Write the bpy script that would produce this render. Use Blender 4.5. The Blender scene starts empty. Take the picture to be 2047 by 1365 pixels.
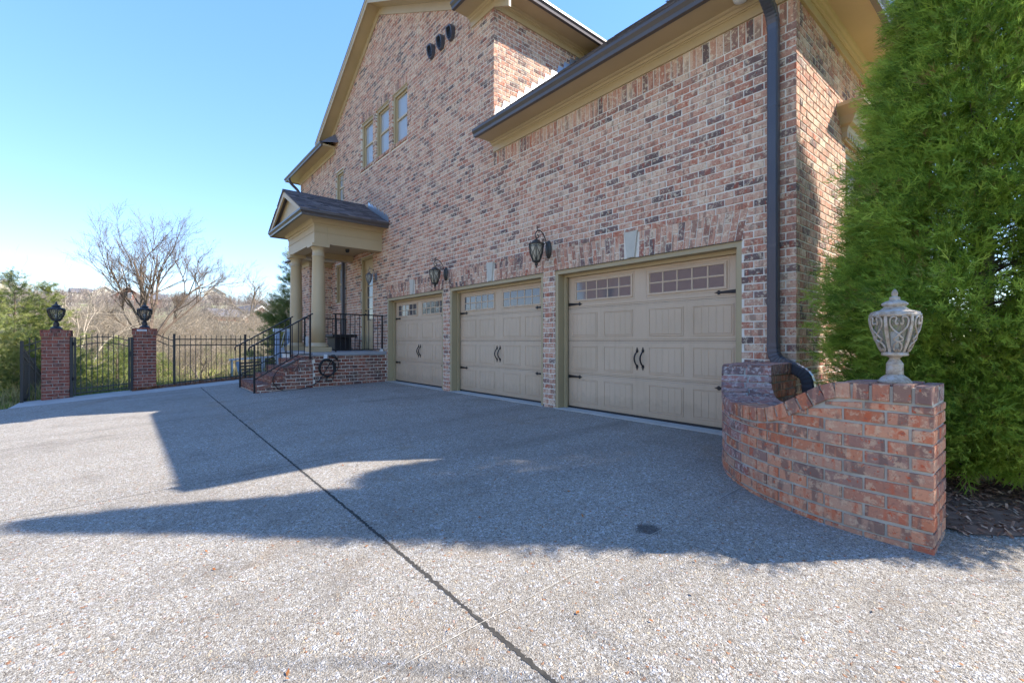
import bpy, math, random
import numpy as np
from mathutils import Vector, Matrix, Quaternion

R = random.Random(11)
NR = np.random.default_rng(5)
S = bpy.context.scene
COL = S.collection

# ------------------------------------------------------------------ camera
CAM_H = 1.02
cam_d = bpy.data.cameras.new("camera")
cam = bpy.data.objects.new("camera", cam_d); COL.objects.link(cam)
cam.location = (0, 0, CAM_H)
cam.rotation_euler = (math.pi / 2, 0, math.radians(90 - 39.87))
cam_d.sensor_width = 36; cam_d.lens = 16.0; cam_d.shift_y = -0.0007
cam_d.clip_start = 0.05; cam_d.clip_end = 5000
S.camera = cam

# ------------------------------------------------------------------ sky, sun, exposure
SUNV = Vector((0.66, 0.88, 1.0))            # towards the sun
EL = math.atan2(1.0, math.hypot(0.66, 0.88)); AZ = math.atan2(0.66, 0.88)
world = bpy.data.worlds.new("World"); S.world = world; world.use_nodes = True
wn = world.node_tree.nodes; wl = world.node_tree.links
sky = wn.new("ShaderNodeTexSky"); sky.sky_type = 'NISHITA'; sky.sun_disc = False
sky.sun_elevation = EL; sky.sun_rotation = AZ
sky.altitude = 200; sky.air_density = 1.0; sky.dust_density = 0.0; sky.ozone_density = 1.6
wn["Background"].inputs["Strength"].default_value = 0.15
gam = wn.new("ShaderNodeGamma"); gam.inputs["Gamma"].default_value = 0.5
hsv = wn.new("ShaderNodeHueSaturation"); hsv.inputs["Saturation"].default_value = 1.8; hsv.inputs["Hue"].default_value = 0.515
wl.new(sky.outputs[0], gam.inputs["Color"]); wl.new(gam.outputs[0], hsv.inputs["Color"]); 
tint = wn.new("ShaderNodeMix"); tint.data_type = 'RGBA'; tint.blend_type = 'MULTIPLY'; tint.inputs[0].default_value = 1.0; tint.inputs[7].default_value = (0.86, 0.93, 1.0, 1)
wl.new(hsv.outputs[0], tint.inputs[6]); wl.new(tint.outputs[2], wn["Background"].inputs["Color"])
sun_d = bpy.data.lights.new("sun", 'SUN'); sun_d.energy = 2.1; sun_d.angle = math.radians(0.55)
sun_d.color = (1.0, 0.945, 0.86)
sun = bpy.data.objects.new("sun", sun_d); COL.objects.link(sun)
sun.rotation_euler = (-SUNV).to_track_quat('-Z', 'Y').to_euler(); sun.location = SUNV * 30
S.view_settings.view_transform = 'Standard'; S.view_settings.look = 'None'
S.view_settings.gamma = 1.0; S.view_settings.use_curve_mapping = False
S.view_settings.exposure = 2.47
S.cycles.max_bounces = 8; S.cycles.diffuse_bounces = 4; S.cycles.transparent_max_bounces = 12
S.cycles.use_denoising = True

# ------------------------------------------------------------------ helpers
W = {}
def obj(name, me, parent=None, M=None):
    o = bpy.data.objects.new(name, me); COL.objects.link(o)
    M = M or Matrix.Identity(4)
    if parent is not None:
        o.parent = parent; o.matrix_parent_inverse = W[parent.name].inverted()
    o.matrix_basis = M; W[o.name] = M.copy()
    return o
def empty(name, loc, rz=0.0, sc=1.0):
    o = bpy.data.objects.new(name, None); COL.objects.link(o)
    M = Matrix.Translation(loc) @ Matrix.Rotation(rz, 4, 'Z') @ Matrix.Scale(sc, 4)
    o.matrix_basis = M; W[o.name] = M.copy(); o.empty_display_size = 0.2
    return o
def tag(o, label=None, cat=None, group=None, kind=None):
    if label: o["label"] = label
    if cat: o["category"] = cat
    if group: o["group"] = group
    if kind: o["kind"] = kind
    return o
def copy_tree(o, M, parent=None):
    c = o.copy(); COL.objects.link(c)
    if parent is None:
        c.matrix_basis = M
    else:
        c.parent = parent
    for ch in o.children: copy_tree(ch, None, c)
    return c

def make_mesh(name, V, F, mat, smooth=False, attrs=None):
    me = bpy.data.meshes.new(name)
    me.from_pydata([tuple(v) for v in V], [], F)
    me.materials.append(mat)
    if smooth:
        me.polygons.foreach_set("use_smooth", [True] * len(me.polygons))
    if attrs:
        for k, vals in attrs.items():
            a = me.attributes.new(k, 'FLOAT', 'FACE'); a.data.foreach_set("value", np.asarray(vals, dtype=np.float32))
    me.update()
    return me
def np_mesh(name, V, faces, n, mat, attrs=None, smooth=False):
    """V (N,3) array, faces (M,n) array"""
    me = bpy.data.meshes.new(name)
    V = np.asarray(V, np.float32); faces = np.asarray(faces, np.int32)
    me.vertices.add(len(V)); me.vertices.foreach_set("co", V.ravel())
    m = len(faces)
    me.loops.add(m * n); me.loops.foreach_set("vertex_index", faces.ravel())
    me.polygons.add(m); me.polygons.foreach_set("loop_start", np.arange(0, m * n, n, dtype=np.int32))
    me.polygons.foreach_set("loop_total", np.full(m, n, dtype=np.int32))
    if smooth: me.polygons.foreach_set("use_smooth", np.ones(m, dtype=bool))
    me.materials.append(mat)
    if attrs:
        for k, vals in attrs.items():
            a = me.attributes.new(k, 'FLOAT', 'FACE'); a.data.foreach_set("value", np.asarray(vals, dtype=np.float32))
    me.update(calc_edges=True); me.validate()
    if not smooth: me.shade_flat()
    return me

class MB:
    def __init__(s): s.V = []; s.F = []
    def add(s, V, F):
        b = len(s.V); s.V += [tuple(v) for v in V]; s.F += [tuple(i + b for i in f) for f in F]; return s
    def box(s, x0, x1, y0, y1, z0, z1):
        return s.add([(x0,y0,z0),(x1,y0,z0),(x1,y1,z0),(x0,y1,z0),(x0,y0,z1),(x1,y0,z1),(x1,y1,z1),(x0,y1,z1)],
                     [(0,3,2,1),(4,5,6,7),(0,1,5,4),(1,2,6,5),(2,3,7,6),(3,0,4,7)])
    def cbox(s, x0, x1, y0, y1, z0, z1, c):
        """box with chamfered vertical and horizontal edges on the -y face"""
        V = [(x0+c,y0,z0+c),(x1-c,y0,z0+c),(x1-c,y0,z1-c),(x0+c,y0,z1-c),
             (x0,y0+c,z0),(x1,y0+c,z0),(x1,y0+c,z1),(x0,y0+c,z1),
             (x0,y1,z0),(x1,y1,z0),(x1,y1,z1),(x0,y1,z1)]
        F = [(0,1,2,3)] + [(i,4+i,4+(i+1)%4,(i+1)%4) for i in range(4)] + [(4+i,8+i,8+(i+1)%4,4+(i+1)%4) for i in range(4)] + [(11,10,9,8)]
        return s.add(V, F)
    def hexa(s, P):   # 8 points bottom ring 4, top ring 4
        return s.add(P, [(0,3,2,1),(4,5,6,7),(0,1,5,4),(1,2,6,5),(2,3,7,6),(3,0,4,7)])
    def quad(s, a, b, c, d): return s.add([a,b,c,d], [(0,1,2,3)])
    def prism(s, pts, d):   # planar polygon pts (3d) extruded by vector d
        n = len(pts); d = Vector(d)
        V = [Vector(p) for p in pts] + [Vector(p) + d for p in pts]
        return s.add(V, [tuple(range(n)), tuple(range(2*n-1, n-1, -1))] + [(i, n+i, n+(i+1)%n, (i+1)%n) for i in range(n)])
    def tube(s, pts, r, n=6, cap=True):
        pts = [Vector(p) for p in pts]; m = len(pts)
        rs = r if isinstance(r, (list, tuple)) else [r]*m
        t0 = (pts[1]-pts[0]).normalized()
        up = Vector((0,0,1)) if abs(t0.z) < .9 else Vector((1,0,0))
        a = t0.cross(up).normalized()
        b = len(s.V)
        for i,p in enumerate(pts):
            t = (pts[min(i+1,m-1)]-pts[max(i-1,0)])
            if t.length < 1e-9: t = t0
            t.normalize(); a = (a - t*a.dot(t))
            if a.length < 1e-6: a = t.orthogonal()
            a.normalize(); c = t.cross(a)
            for k in range(n):
                th = 2*math.pi*k/n
                s.V.append(tuple(p + (a*math.cos(th)+c*math.sin(th))*rs[i]))
        for i in range(m-1):
            for k in range(n):
                s.F.append((b+i*n+k, b+i*n+(k+1)%n, b+(i+1)*n+(k+1)%n, b+(i+1)*n+k))
        if cap:
            s.F.append(tuple(b+k for k in range(n-1,-1,-1))); s.F.append(tuple(b+(m-1)*n+k for k in range(n)))
        return s
    def rect_sweep(s, pts, w, d, fixed, mod=None):
        """rectangular section swept along pts; 'fixed' = constant axis (depth d), w in-plane"""
        pts = [Vector(p) for p in pts]; m = len(pts); fx = Vector(fixed).normalized(); b = len(s.V)
        for i,p in enumerate(pts):
            t = (pts[min(i+1,m-1)]-pts[max(i-1,0)]).normalized(); q = t.cross(fx).normalized()
            k = mod[i] if mod else 1.0
            hw, hd, c = w/2*k, d/2*k, min(w,d)*.16
            for (x,y) in ((-hw+c,-hd),(hw-c,-hd),(hw,-hd+c),(hw,hd-c),(hw-c,hd),(-hw+c,hd),(-hw,hd-c),(-hw,-hd+c)):
                s.V.append(tuple(p+q*x+fx*y))
        for i in range(m-1):
            for k in range(8):
                s.F.append((b+i*8+k, b+i*8+(k+1)%8, b+(i+1)*8+(k+1)%8, b+(i+1)*8+k))
        s.F.append(tuple(b+k for k in range(7,-1,-1))); s.F.append(tuple(b+(m-1)*8+k for k in range(8)))
        return s
    def lathe(s, prof, n=24, c=(0,0,0)):
        b = len(s.V); m = len(prof)
        for (r,z) in prof:
            for k in range(n):
                th = 2*math.pi*k/n
                s.V.append((c[0]+r*math.cos(th), c[1]+r*math.sin(th), c[2]+z))
        for i in range(m-1):
            for k in range(n):
                s.F.append((b+i*n+k, b+i*n+(k+1)%n, b+(i+1)*n+(k+1)%n, b+(i+1)*n+k))
        s.F.append(tuple(b+k for k in range(n-1,-1,-1))); s.F.append(tuple(b+(m-1)*n+k for k in range(n)))
        return s
    def sweep(s, path, prof):
        """closed profile (out,z) swept along a horizontal polyline with mitres; out = right hand of travel"""
        P = [Vector((p[0],p[1])) for p in path]; m = len(P); n = len(prof); b = len(s.V)
        for i in range(m):
            d0 = (P[i]-P[i-1]).normalized() if i > 0 else (P[1]-P[0]).normalized()
            d1 = (P[i+1]-P[i]).normalized() if i < m-1 else d0
            n0 = Vector((d0.y,-d0.x)); n1 = Vector((d1.y,-d1.x))
            nm = (n0+n1).normalized(); nm = nm / max(.2, nm.dot(n0))
            for (o,z) in prof: s.V.append((P[i].x+nm.x*o, P[i].y+nm.y*o, z))
        for i in range(m-1):
            for k in range(n):
                s.F.append((b+i*n+k, b+i*n+(k+1)%n, b+(i+1)*n+(k+1)%n, b+(i+1)*n+k))
        s.F.append(tuple(b+k for k in range(n-1,-1,-1))); s.F.append(tuple(b+(m-1)*n+k for k in range(n)))
        return s
    def build(s, name, mat, parent=None, M=None, smooth=False):
        o = obj(name, make_mesh(name, s.V, s.F, mat, smooth), parent, M)
        return o

# ------------------------------------------------------------------ materials
def srgb(r, g, b):
    f = lambda c: (c/12.92 if c <= .04045 else ((c+.055)/1.055)**2.4)
    return (f(r/255), f(g/255), f(b/255), 1)
class NT:
    def __init__(s, name):
        s.m = bpy.data.materials.new(name); s.m.use_nodes = True
        s.t = s.m.node_tree; s.n = s.t.nodes; s.l = s.t.links; s.b = s.n["Principled BSDF"]
    def new(s, typ, **kw):
        n = s.n.new(typ)
        for k,v in kw.items(): setattr(n, k, v)
        return n
    def link(s, a, b): s.l.new(a, b)
    def pos(s): return s.new("ShaderNodeNewGeometry").outputs["Position"]
    def noise(s, vec, scale, detail=3, rough=.55, dist=0):
        n = s.new("ShaderNodeTexNoise"); n.inputs["Scale"].default_value = scale; n.inputs["Detail"].default_value = detail
        n.inputs["Roughness"].default_value = rough; n.inputs["Distortion"].default_value = dist
        s.link(vec, n.inputs["Vector"]); return n.outputs["Fac"]
    def ramp(s, fac, stops, interp='LINEAR'):
        n = s.new("ShaderNodeValToRGB"); n.color_ramp.interpolation = interp; cr = n.color_ramp
        while len(cr.elements) < len(stops): cr.elements.new(.5)
        for e,(p,c) in zip(cr.elements, stops):
            e.position = p; e.color = c if isinstance(c, tuple) else (c,c,c,1)
        s.link(fac, n.inputs[0]); return n.outputs["Color"]
    def mix(s, fac, a, b, mode='MIX'):
        n = s.new("ShaderNodeMix", data_type='RGBA', blend_type=mode)
        for sock, v in ((n.inputs[0], fac), (n.inputs[6], a), (n.inputs[7], b)):
            if hasattr(v, "is_output"): s.link(v, sock)
            else: sock.default_value = v
        return n.outputs[2]
    def math(s, op, a, b=None, clamp=False):
        n = s.new("ShaderNodeMath", operation=op); n.use_clamp = clamp
        for i,v in enumerate((a,b)):
            if v is None: continue
            if hasattr(v, "is_output"): s.link(v, n.inputs[i])
            else: n.inputs[i].default_value = v
        return n.outputs[0]
    def bump(s, h, strength, dist):
        n = s.new("ShaderNodeBump"); n.inputs["Strength"].default_value = strength; n.inputs["Distance"].default_value = dist
        s.link(h, n.inputs["Height"]); s.link(n.outputs[0], s.b.inputs["Normal"])
    def tone(s):
        a = s.new("ShaderNodeAttribute", attribute_name="tone").outputs["Fac"]
        o = s.new("ShaderNodeObjectInfo").outputs["Random"]
        return s.math('FRACT', s.math('ADD', a, o))

def plain(name, col, rough=.6, metal=0.0, var=.12, scale=6.0, bump=0.0, bscale=60, spec=None):
    t = NT(name); p = t.pos()
    f = t.noise(p, scale, 4)
    c2 = tuple(min(1, c*(1-var)) for c in col[:3]) + (1,); c3 = tuple(min(1, c*(1+var)) for c in col[:3]) + (1,)
    c = t.ramp(f, [(.3, c2), (.7, c3)])
    t.link(c, t.b.inputs["Base Color"]); t.b.inputs["Roughness"].default_value = rough; t.b.inputs["Metallic"].default_value = metal
    if spec is not None: t.b.inputs["Specular IOR Level"].default_value = spec
    if bump: t.bump(t.noise(p, bscale, 3), bump, .002)
    return t.m

def brick_mat(name, stops, cream, creamamt, dark, red, bumpamt=.5, bandamt=.6):
    t = NT(name); p = t.pos(); tn = t.tone()
    vm = t.new("ShaderNodeVectorMath", operation='ADD'); t.link(p, vm.inputs[0])
    cx = t.new("ShaderNodeCombineXYZ"); k = t.math('MULTIPLY', tn, 61.0)
    for i in range(3): t.link(k, cx.inputs[i])
    t.link(cx.outputs[0], vm.inputs[1]); v = vm.outputs[0]
    base = t.ramp(tn, stops)
    an = t.new("ShaderNodeVectorMath", operation='MULTIPLY'); t.link(v, an.inputs[0]); an.inputs[1].default_value = (1, 1, .12)
    n1 = t.noise(v, 24, 5, .72, .15); n2 = t.noise(v, 60, 4, .7); n3 = t.noise(v, 30, 4, .66, .2); nb = t.noise(an.outputs[0], 12, 2, .5)
    base = t.mix(t.math('MULTIPLY', t.ramp(nb, [(.55, 0.0), (.60, 1.0)]), bandamt), base, dark)
    base = t.mix(t.math('MULTIPLY', t.ramp(nb, [(.36, 1.0), (.42, 0.0)]), .5), base, red)
    base = t.mix(t.math('MULTIPLY', t.ramp(n1, [(.52, 0.0), (.60, 1.0)]), creamamt), base, cream)
    base = t.mix(t.math('MULTIPLY', t.ramp(n3, [(.60, 0.0), (.64, 1.0)]), .8), base, red)
    base = t.mix(t.math('MULTIPLY', t.ramp(n2, [(.56, 0.0), (.66, 1.0)]), .5), base, dark)
    t.link(base, t.b.inputs["Base Color"]); t.b.inputs["Roughness"].default_value = .92
    t.b.inputs["Specular IOR Level"].default_value = .2
    t.bump(n2, bumpamt, .003)
    return t.m

BR_HOUSE = brick_mat("house_brick",
    [(0, srgb(178,120,98)), (.14, srgb(202,152,126)), (.3, srgb(208,170,144)), (.46, srgb(188,132,108)), (.6, srgb(216,184,156)), (.72, srgb(186,138,116)), (.84, srgb(134,108,100)), (.93, srgb(100,86,84)), (1, srgb(192,130,104))],
    srgb(228,208,178), .72, srgb(106,88,80), srgb(172,86,60), .5, .52)
BR_WALL = brick_mat("garden_wall_brick",
    [(0, srgb(180,108,78)), (.2, srgb(198,134,102)), (.45, srgb(204,146,114)), (.6, srgb(172,116,94)), (.75, srgb(194,148,120)), (.9, srgb(148,114,102)), (1, srgb(188,116,84))],
    srgb(210,176,144), .6, srgb(116,92,84), srgb(194,86,48), .8, .7)
BR_WEATH = brick_mat("weathered_cap_brick",
    [(0, srgb(150,104,92)), (.3, srgb(168,126,114)), (.6, srgb(142,112,106)), (.8, srgb(184,150,136)), (1, srgb(128,96,90))],
    srgb(196,178,166), .75, srgb(88,76,74), srgb(168,92,72), .7)
BR_PILLAR = brick_mat("pillar_brick",
    [(0, srgb(140,80,66)), (.3, srgb(154,92,76)), (.6, srgb(132,80,68)), (.8, srgb(162,108,90)), (1, srgb(108,74,68))],
    srgb(176,140,120), .3, srgb(70,50,46), srgb(136,56,38))
BR_PORCH = brick_mat("porch_brick",
    [(0, srgb(128,76,62)), (.3, srgb(150,98,80)), (.5, srgb(138,96,84)), (.7, srgb(116,82,74)), (.88, srgb(96,74,70)), (1, srgb(150,86,66))],
    srgb(196,172,148), .55, srgb(88,70,64), srgb(148,72,52))
MORTAR = plain("mortar_light", srgb(224,214,198), .95, var=.1, scale=9, bump=.6, bscale=120)
MORTAR_G = plain("mortar_grey", srgb(170,163,150), .95, var=.22, scale=7, bump=.8, bscale=90)
MORTAR_P = plain("mortar_pillar", srgb(176,166,152), .95, var=.12, scale=9, bump=.5)
TAN = plain("tan_paint", srgb(186,162,124), .5, var=.05, scale=2.2, bump=.05, bscale=200)
def door_paint():
    t = NT("garage_door_paint"); p = t.pos(); an = t.new("ShaderNodeVectorMath", operation='MULTIPLY'); t.link(p, an.inputs[0]); an.inputs[1].default_value = (1,1,.08)
    c = t.ramp(t.noise(p, 1.4, 4), [(.3, srgb(193,165,135)), (.7, srgb(202,174,145))])
    c = t.mix(t.ramp(t.noise(an.outputs[0], 16, 4, .7), [(.52, 0.0), (.75, .22)]), c, srgb(136,116,94))
    sp = t.new("ShaderNodeSeparateXYZ"); t.link(p, sp.inputs[0])
    gr_ = t.math('ADD', sp.outputs[2], t.math('MULTIPLY', t.noise(p, 7, 4, .7), -.34))
    c = t.mix(t.ramp(gr_, [(0.0, .2), (.10, 0.0)]), c, srgb(112,94,76))
    t.link(c, t.b.inputs["Base Color"]); t.link(t.ramp(t.noise(p, 9, 4), [(.3, .36), (.7, .56)]), t.b.inputs["Roughness"])
    t.bump(t.noise(an.outputs[0], 240, 3), .12, .002); return t.m
DOORP = door_paint()
TRIMD = plain("tan_trim_dark", srgb(170,150,114), .5, var=.06, scale=2.5)
GUT = plain("bronze_gutter", srgb(88,80,76), .36, var=.06, scale=3, metal=.15)
SPOUT = plain("charcoal_downspout", srgb(80,80,86), .30, var=.07, scale=4, metal=.1)
BLACK = plain("black_iron", srgb(34,33,36), .45, var=.15, scale=20, metal=.3)
FENCE = plain("black_aluminium", srgb(40,38,38), .5, var=.1, scale=10)
STONE = plain("pale_keystone", srgb(190,182,166), .8, var=.06, scale=14, bump=.15)
CONC = plain("smooth_concrete", srgb(176,172,164), .85, var=.09, scale=3, bump=.25, bscale=140)
BLUEST = plain("porch_slab", srgb(150,150,152), .7, var=.1, scale=5, bump=.2)
FLASH = plain("galvanised_flashing", srgb(186,190,196), .32, metal=.75, var=.08, scale=5)
WHITE = plain("white_plastic", srgb(214,214,212), .5, var=.04)
RUB = plain("black_rubber", srgb(26,26,28), .5, var=.12, scale=30)
URN = None
def urn_mat():
    t = NT("weathered_verdigris_urn"); p = t.pos()
    a = t.noise(p, 26, 4); b = t.noise(p, 70, 4)
    c = t.ramp(a, [(.3, srgb(152,132,112)), (.5, srgb(184,168,148)), (.7, srgb(186,182,178))])
    c = t.mix(t.ramp(b, [(.5, 0.0), (.7, .5)]), c, srgb(116,96,82))
    t.link(c, t.b.inputs["Base Color"]); t.b.inputs["Roughness"].default_value = .62; t.b.inputs["Metallic"].default_value = .25
    t.bump(b, .3, .003); return t.m
URN = urn_mat()
DARKURN = plain("dark_bronze_lantern", srgb(58,58,62), .45, metal=.4, var=.2, scale=30)
OLIVEIRON = plain("antique_bronze_lantern", srgb(70,66,60), .5, metal=.35, var=.22, scale=26)
GREYLAN = plain("grey_lantern", srgb(112,114,122), .5, metal=.3, var=.2, scale=26)
def glass_mat(name, tint, rough=.05, transp=.5):
    t = NT(name); tr = t.new("ShaderNodeBsdfTransparent"); mx = t.new("ShaderNodeMixShader")
    tr.inputs[0].default_value = (.93,.95,.95,1)
    t.b.inputs["Base Color"].default_value = tint; t.b.inputs["Roughness"].default_value = rough
    t.b.inputs["Specular IOR Level"].default_value = .9
    mx.inputs[0].default_value = 1-transp
    t.link(tr.outputs[0], mx.inputs[1]); t.link(t.b.outputs[0], mx.inputs[2])
    t.link(mx.outputs[0], t.n["Material Output"].inputs["Surface"]); return t.m
GLASS = glass_mat("window_glass", srgb(206,208,210), .04, .5)
FROST = glass_mat("frosted_lamp_glass", srgb(206,194,170), .35, .22)
SEED = glass_mat("seeded_lamp_glass", srgb(190,180,160), .2, .68)
def mirror_glass(name, col, rough):
    t = NT(name); p = t.pos(); t.b.inputs["Base Color"].default_value = col
    t.b.inputs["Roughness"].default_value = rough; t.b.inputs["Metallic"].default_value = .42
    t.bump(t.noise(p, 5, 2), .06, .01); return t.m
GPANE = mirror_glass("door_pane_glass", srgb(104,100,104), .06)
BLIND = plain("white_blind", srgb(206,206,204), .7, var=.03)
DARKROOM = plain("dark_interior", srgb(46,44,44), .9, var=.2)

def shingle_mat():
    t = NT("asphalt_shingle"); p = t.pos(); tn = t.tone()
    c = t.ramp(tn, [(0, srgb(74,68,70)), (.3, srgb(104,96,96)), (.55, srgb(130,120,118)), (.8, srgb(84,78,80)), (1, srgb(116,104,98))])
    n = t.noise(p, 160, 2); c = t.mix(t.ramp(n, [(.4, 0.0), (.7, .4)]), c, srgb(64,60,62))
    t.link(c, t.b.inputs["Base Color"]); t.b.inputs["Roughness"].default_value = .95; t.bump(n, .6, .004); return t.m
SHING = shingle_mat()

def drive_mat():
    t = NT("exposed_aggregate"); p = t.pos()
    def vor(scale, feature='F1'):
        v = t.new("ShaderNodeTexVoronoi", feature=feature); v.inputs["Scale"].default_value = scale; t.link(p, v.inputs["Vector"]); return v
    wob = t.new("ShaderNodeTexNoise"); wob.inputs["Scale"].default_value = 60; wob.inputs["Detail"].default_value = 2; t.link(p, wob.inputs["Vector"])
    wv = t.new("ShaderNodeVectorMath", operation='SCALE'); t.link(wob.outputs["Color"], wv.inputs[0]); wv.inputs["Scale"].default_value = .011
    wp = t.new("ShaderNodeVectorMath", operation='ADD'); t.link(p, wp.inputs[0]); t.link(wv.outputs[0], wp.inputs[1]); pw = wp.outputs[0]
    def vr(scale, feature='F1'):
        v = t.new("ShaderNodeTexVoronoi", feature=feature); v.inputs["Scale"].default_value = scale; t.link(pw, v.inputs["Vector"]); return v
    v1 = vr(76); v2 = vr(160); e1 = vr(76, 'DISTANCE_TO_EDGE'); e2 = vr(160, 'DISTANCE_TO_EDGE')
    sx = t.new("ShaderNodeSeparateColor"); t.link(v1.outputs["Color"], sx.inputs[0])
    sx2 = t.new("ShaderNodeSeparateColor"); t.link(v2.outputs["Color"], sx2.inputs[0])
    peb = t.ramp(sx.outputs[0], [(0, srgb(146,136,122)), (.2, srgb(190,184,174)), (.4, srgb(168,158,142)), (.55, srgb(200,196,190)), (.75, srgb(160,154,146)), (.88, srgb(186,168,140)), (.945, srgb(126,112,98)), (.975, srgb(164,108,66)), (1, srgb(202,200,198))])
    fine = t.ramp(sx2.outputs[0], [(0, srgb(96,88,78)), (.25, srgb(152,142,128)), (.5, srgb(186,178,164)), (.8, srgb(170,160,144)), (1, srgb(120,110,98))])
    msk = t.ramp(t.noise(p, 42, 3, .6), [(.47, 0.0), (.52, 1.0)])
    c = t.mix(msk, peb, fine)
    edge = t.mix(msk, t.ramp(e1.outputs["Distance"], [(.0, 1.0), (.09, 0.0)]), t.ramp(e2.outputs["Distance"], [(.0, .8), (.12, 0.0)]))
    gapn = t.noise(p, 90, 3, .6)
    c = t.mix(t.math('MULTIPLY', edge, t.ramp(gapn, [(.40, .1), (.50, .95)])), c, srgb(62,54,47))
    spk_shade = t.noise(p, 150, 2); c = t.mix(t.ramp(spk_shade, [(.61, 0.0), (.65, .9)]), c, srgb(58,50,44))  # dark specks: the small shadows of the pebbles, painted into the colour
    big = t.noise(p, .55, 5, .6); c = t.mix(t.ramp(big, [(.38, 0.0), (.75, .34)]), c, srgb(118,108,95))
    tire = t.noise(p, 2.2, 6, .72, .4); c = t.mix(t.ramp(tire, [(.52, 0.0), (.75, .45)]), c, srgb(104,95,85))
    st_ = t.new("ShaderNodeVectorMath", operation='MULTIPLY'); t.link(p, st_.inputs[0]); st_.inputs[1].default_value = (1.7,.13,1)
    c = t.mix(t.ramp(t.noise(st_.outputs[0], 1.0, 5, .62, .3), [(.5, 0.0), (.68, .30)]), c, srgb(100,92,82)); c = t.mix(1.0, c, (1.07,1.08,1.10,1), "MULTIPLY")
    wet = t.noise(p, .9, 4, .6, 1.2); c = t.mix(t.ramp(wet, [(.60, 0.0), (.68, .22)]), c, srgb(146,120,88))
    # oil spot
    d = t.new("ShaderNodeVectorMath", operation='DISTANCE'); t.link(p, d.inputs[0]); d.inputs[1].default_value = (-1.54, 2.325, -.085)
    dn = t.math('ADD', d.outputs["Value"], t.math('MULTIPLY', t.math('SUBTRACT', t.noise(p, 22, 3), .5), .05))
    c = t.mix(t.ramp(dn, [(.055, .72), (.085, 0.0)]), c, srgb(48,46,46))
    t.link(c, t.b.inputs["Base Color"]); t.b.inputs["Roughness"].default_value = .9; t.b.inputs["Specular IOR Level"].default_value = .25
    h = t.math('ADD', t.mix(msk, t.ramp(e1.outputs["Distance"], [(0, 0.0), (.35, 1.0)]), t.ramp(e2.outputs["Distance"], [(0, 0.0), (.35, .5)])), t.math('MULTIPLY', t.noise(p, 230, 2), .5))
    t.bump(h, .85, .005)
    return t.m
DRIVE = drive_mat()
JOINT = plain("dark_joint_filler", srgb(58,54,48), .95, var=.3, scale=40, bump=.6)
CAULK = plain("pale_joint_caulk", srgb(182,174,160), .9, var=.1, scale=20)

def ground_mat():
    t = NT("rough_grass_hillside"); p = t.pos()
    a = t.noise(p, .35, 5, .65); b = t.noise(p, 3.0, 5, .7); d = t.noise(p, .02, 3)
    c = t.ramp(a, [(.3, srgb(112,122,64)), (.5, srgb(138,136,86)), (.7, srgb(150,134,102))])
    c = t.mix(t.ramp(b, [(.4, 0.0), (.7, .6)]), c, srgb(92,98,52))
    # the far hills carry winter woods and dry fields
    sp = t.new("ShaderNodeSeparateXYZ"); t.link(p, sp.inputs[0])
    far = t.ramp(t.math('MULTIPLY', t.math('ABSOLUTE', sp.outputs[0]), .01), [(.34, 0.0), (.6, 1.0)])
    fc = t.ramp(t.noise(p, .06, 5, .7), [(.3, srgb(140,126,112)), (.45, srgb(152,140,122)), (.55, srgb(128,132,94)), (.7, srgb(136,122,110))])
    c = t.mix(far, c, fc)
    t.link(c, t.b.inputs["Base Color"]); t.b.inputs["Roughness"].default_value = 1; t.b.inputs["Specular IOR Level"].default_value = .1
    t.bump(b, .8, .05); return t.m
HILL = ground_mat()
def leaf_mat(name, stops, trans=.25, rough=.55):
    t = NT(name); tn = t.tone(); c = t.ramp(tn, stops)
    t.link(c, t.b.inputs["Base Color"]); t.b.inputs["Roughness"].default_value = rough; t.b.inputs["Specular IOR Level"].default_value = .3
    tl = t.new("ShaderNodeBsdfTranslucent"); t.link(c, tl.inputs[0]); mx = t.new("ShaderNodeMixShader"); mx.inputs[0].default_value = trans
    t.link(t.b.outputs[0], mx.inputs[1]); t.link(tl.outputs[0], mx.inputs[2]); t.link(mx.outputs[0], t.n["Material Output"].inputs["Surface"])
    return t.m
ARBOR = leaf_mat("arborvitae_foliage", [(0, srgb(92,118,46)), (.3, srgb(138,164,64)), (.6, srgb(172,194,80)), (.85, srgb(202,218,98)), (.96, srgb(150,158,80)), (1, srgb(150,112,70))], .48)
JUNI = leaf_mat("juniper_foliage", [(0, srgb(62,78,36)), (.4, srgb(98,112,52)), (.7, srgb(128,136,66)), (1, srgb(146,144,84))], .3)
GRASSM = leaf_mat("meadow_grass", [(0, srgb(104,122,52)), (.4, srgb(136,146,74)), (.7, srgb(164,156,100)), (1, srgb(150,134,96))], .3)
CONIF = leaf_mat("conifer_foliage", [(0, srgb(50,70,40)), (.4, srgb(84,104,54)), (.7, srgb(116,128,66)), (1, srgb(138,138,80))], .3)
BARK = plain("brown_bark", srgb(108,92,78), .95, var=.3, scale=8, bump=.8, bscale=30)
BARK2 = plain("grey_bark", srgb(122,108,94), .95, var=.25, scale=8, bump=.8, bscale=30)
BARKP = plain("pale_bark", srgb(176,160,140), .95, var=.2, scale=8)
TWIG = plain("dry_brush_twigs", srgb(152,136,116), .95, var=.22, scale=.4)
WOODM = plain("winter_wood_twigs", srgb(140,126,116), .95, var=.2, scale=.05)
MULCH = leaf_mat("mulch_chips", [(0, srgb(96,66,52)), (.4, srgb(140,98,76)), (.7, srgb(172,128,102)), (1, srgb(204,166,138))], .0, .9)
LEAFM = leaf_mat("fallen_leaf", [(0, srgb(140,80,40)), (.5, srgb(170,110,56)), (1, srgb(120,74,46))], .1, .8)
SOIL = plain("dark_soil", srgb(122,92,74), 1, var=.3, scale=12, bump=1, bscale=60)
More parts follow.
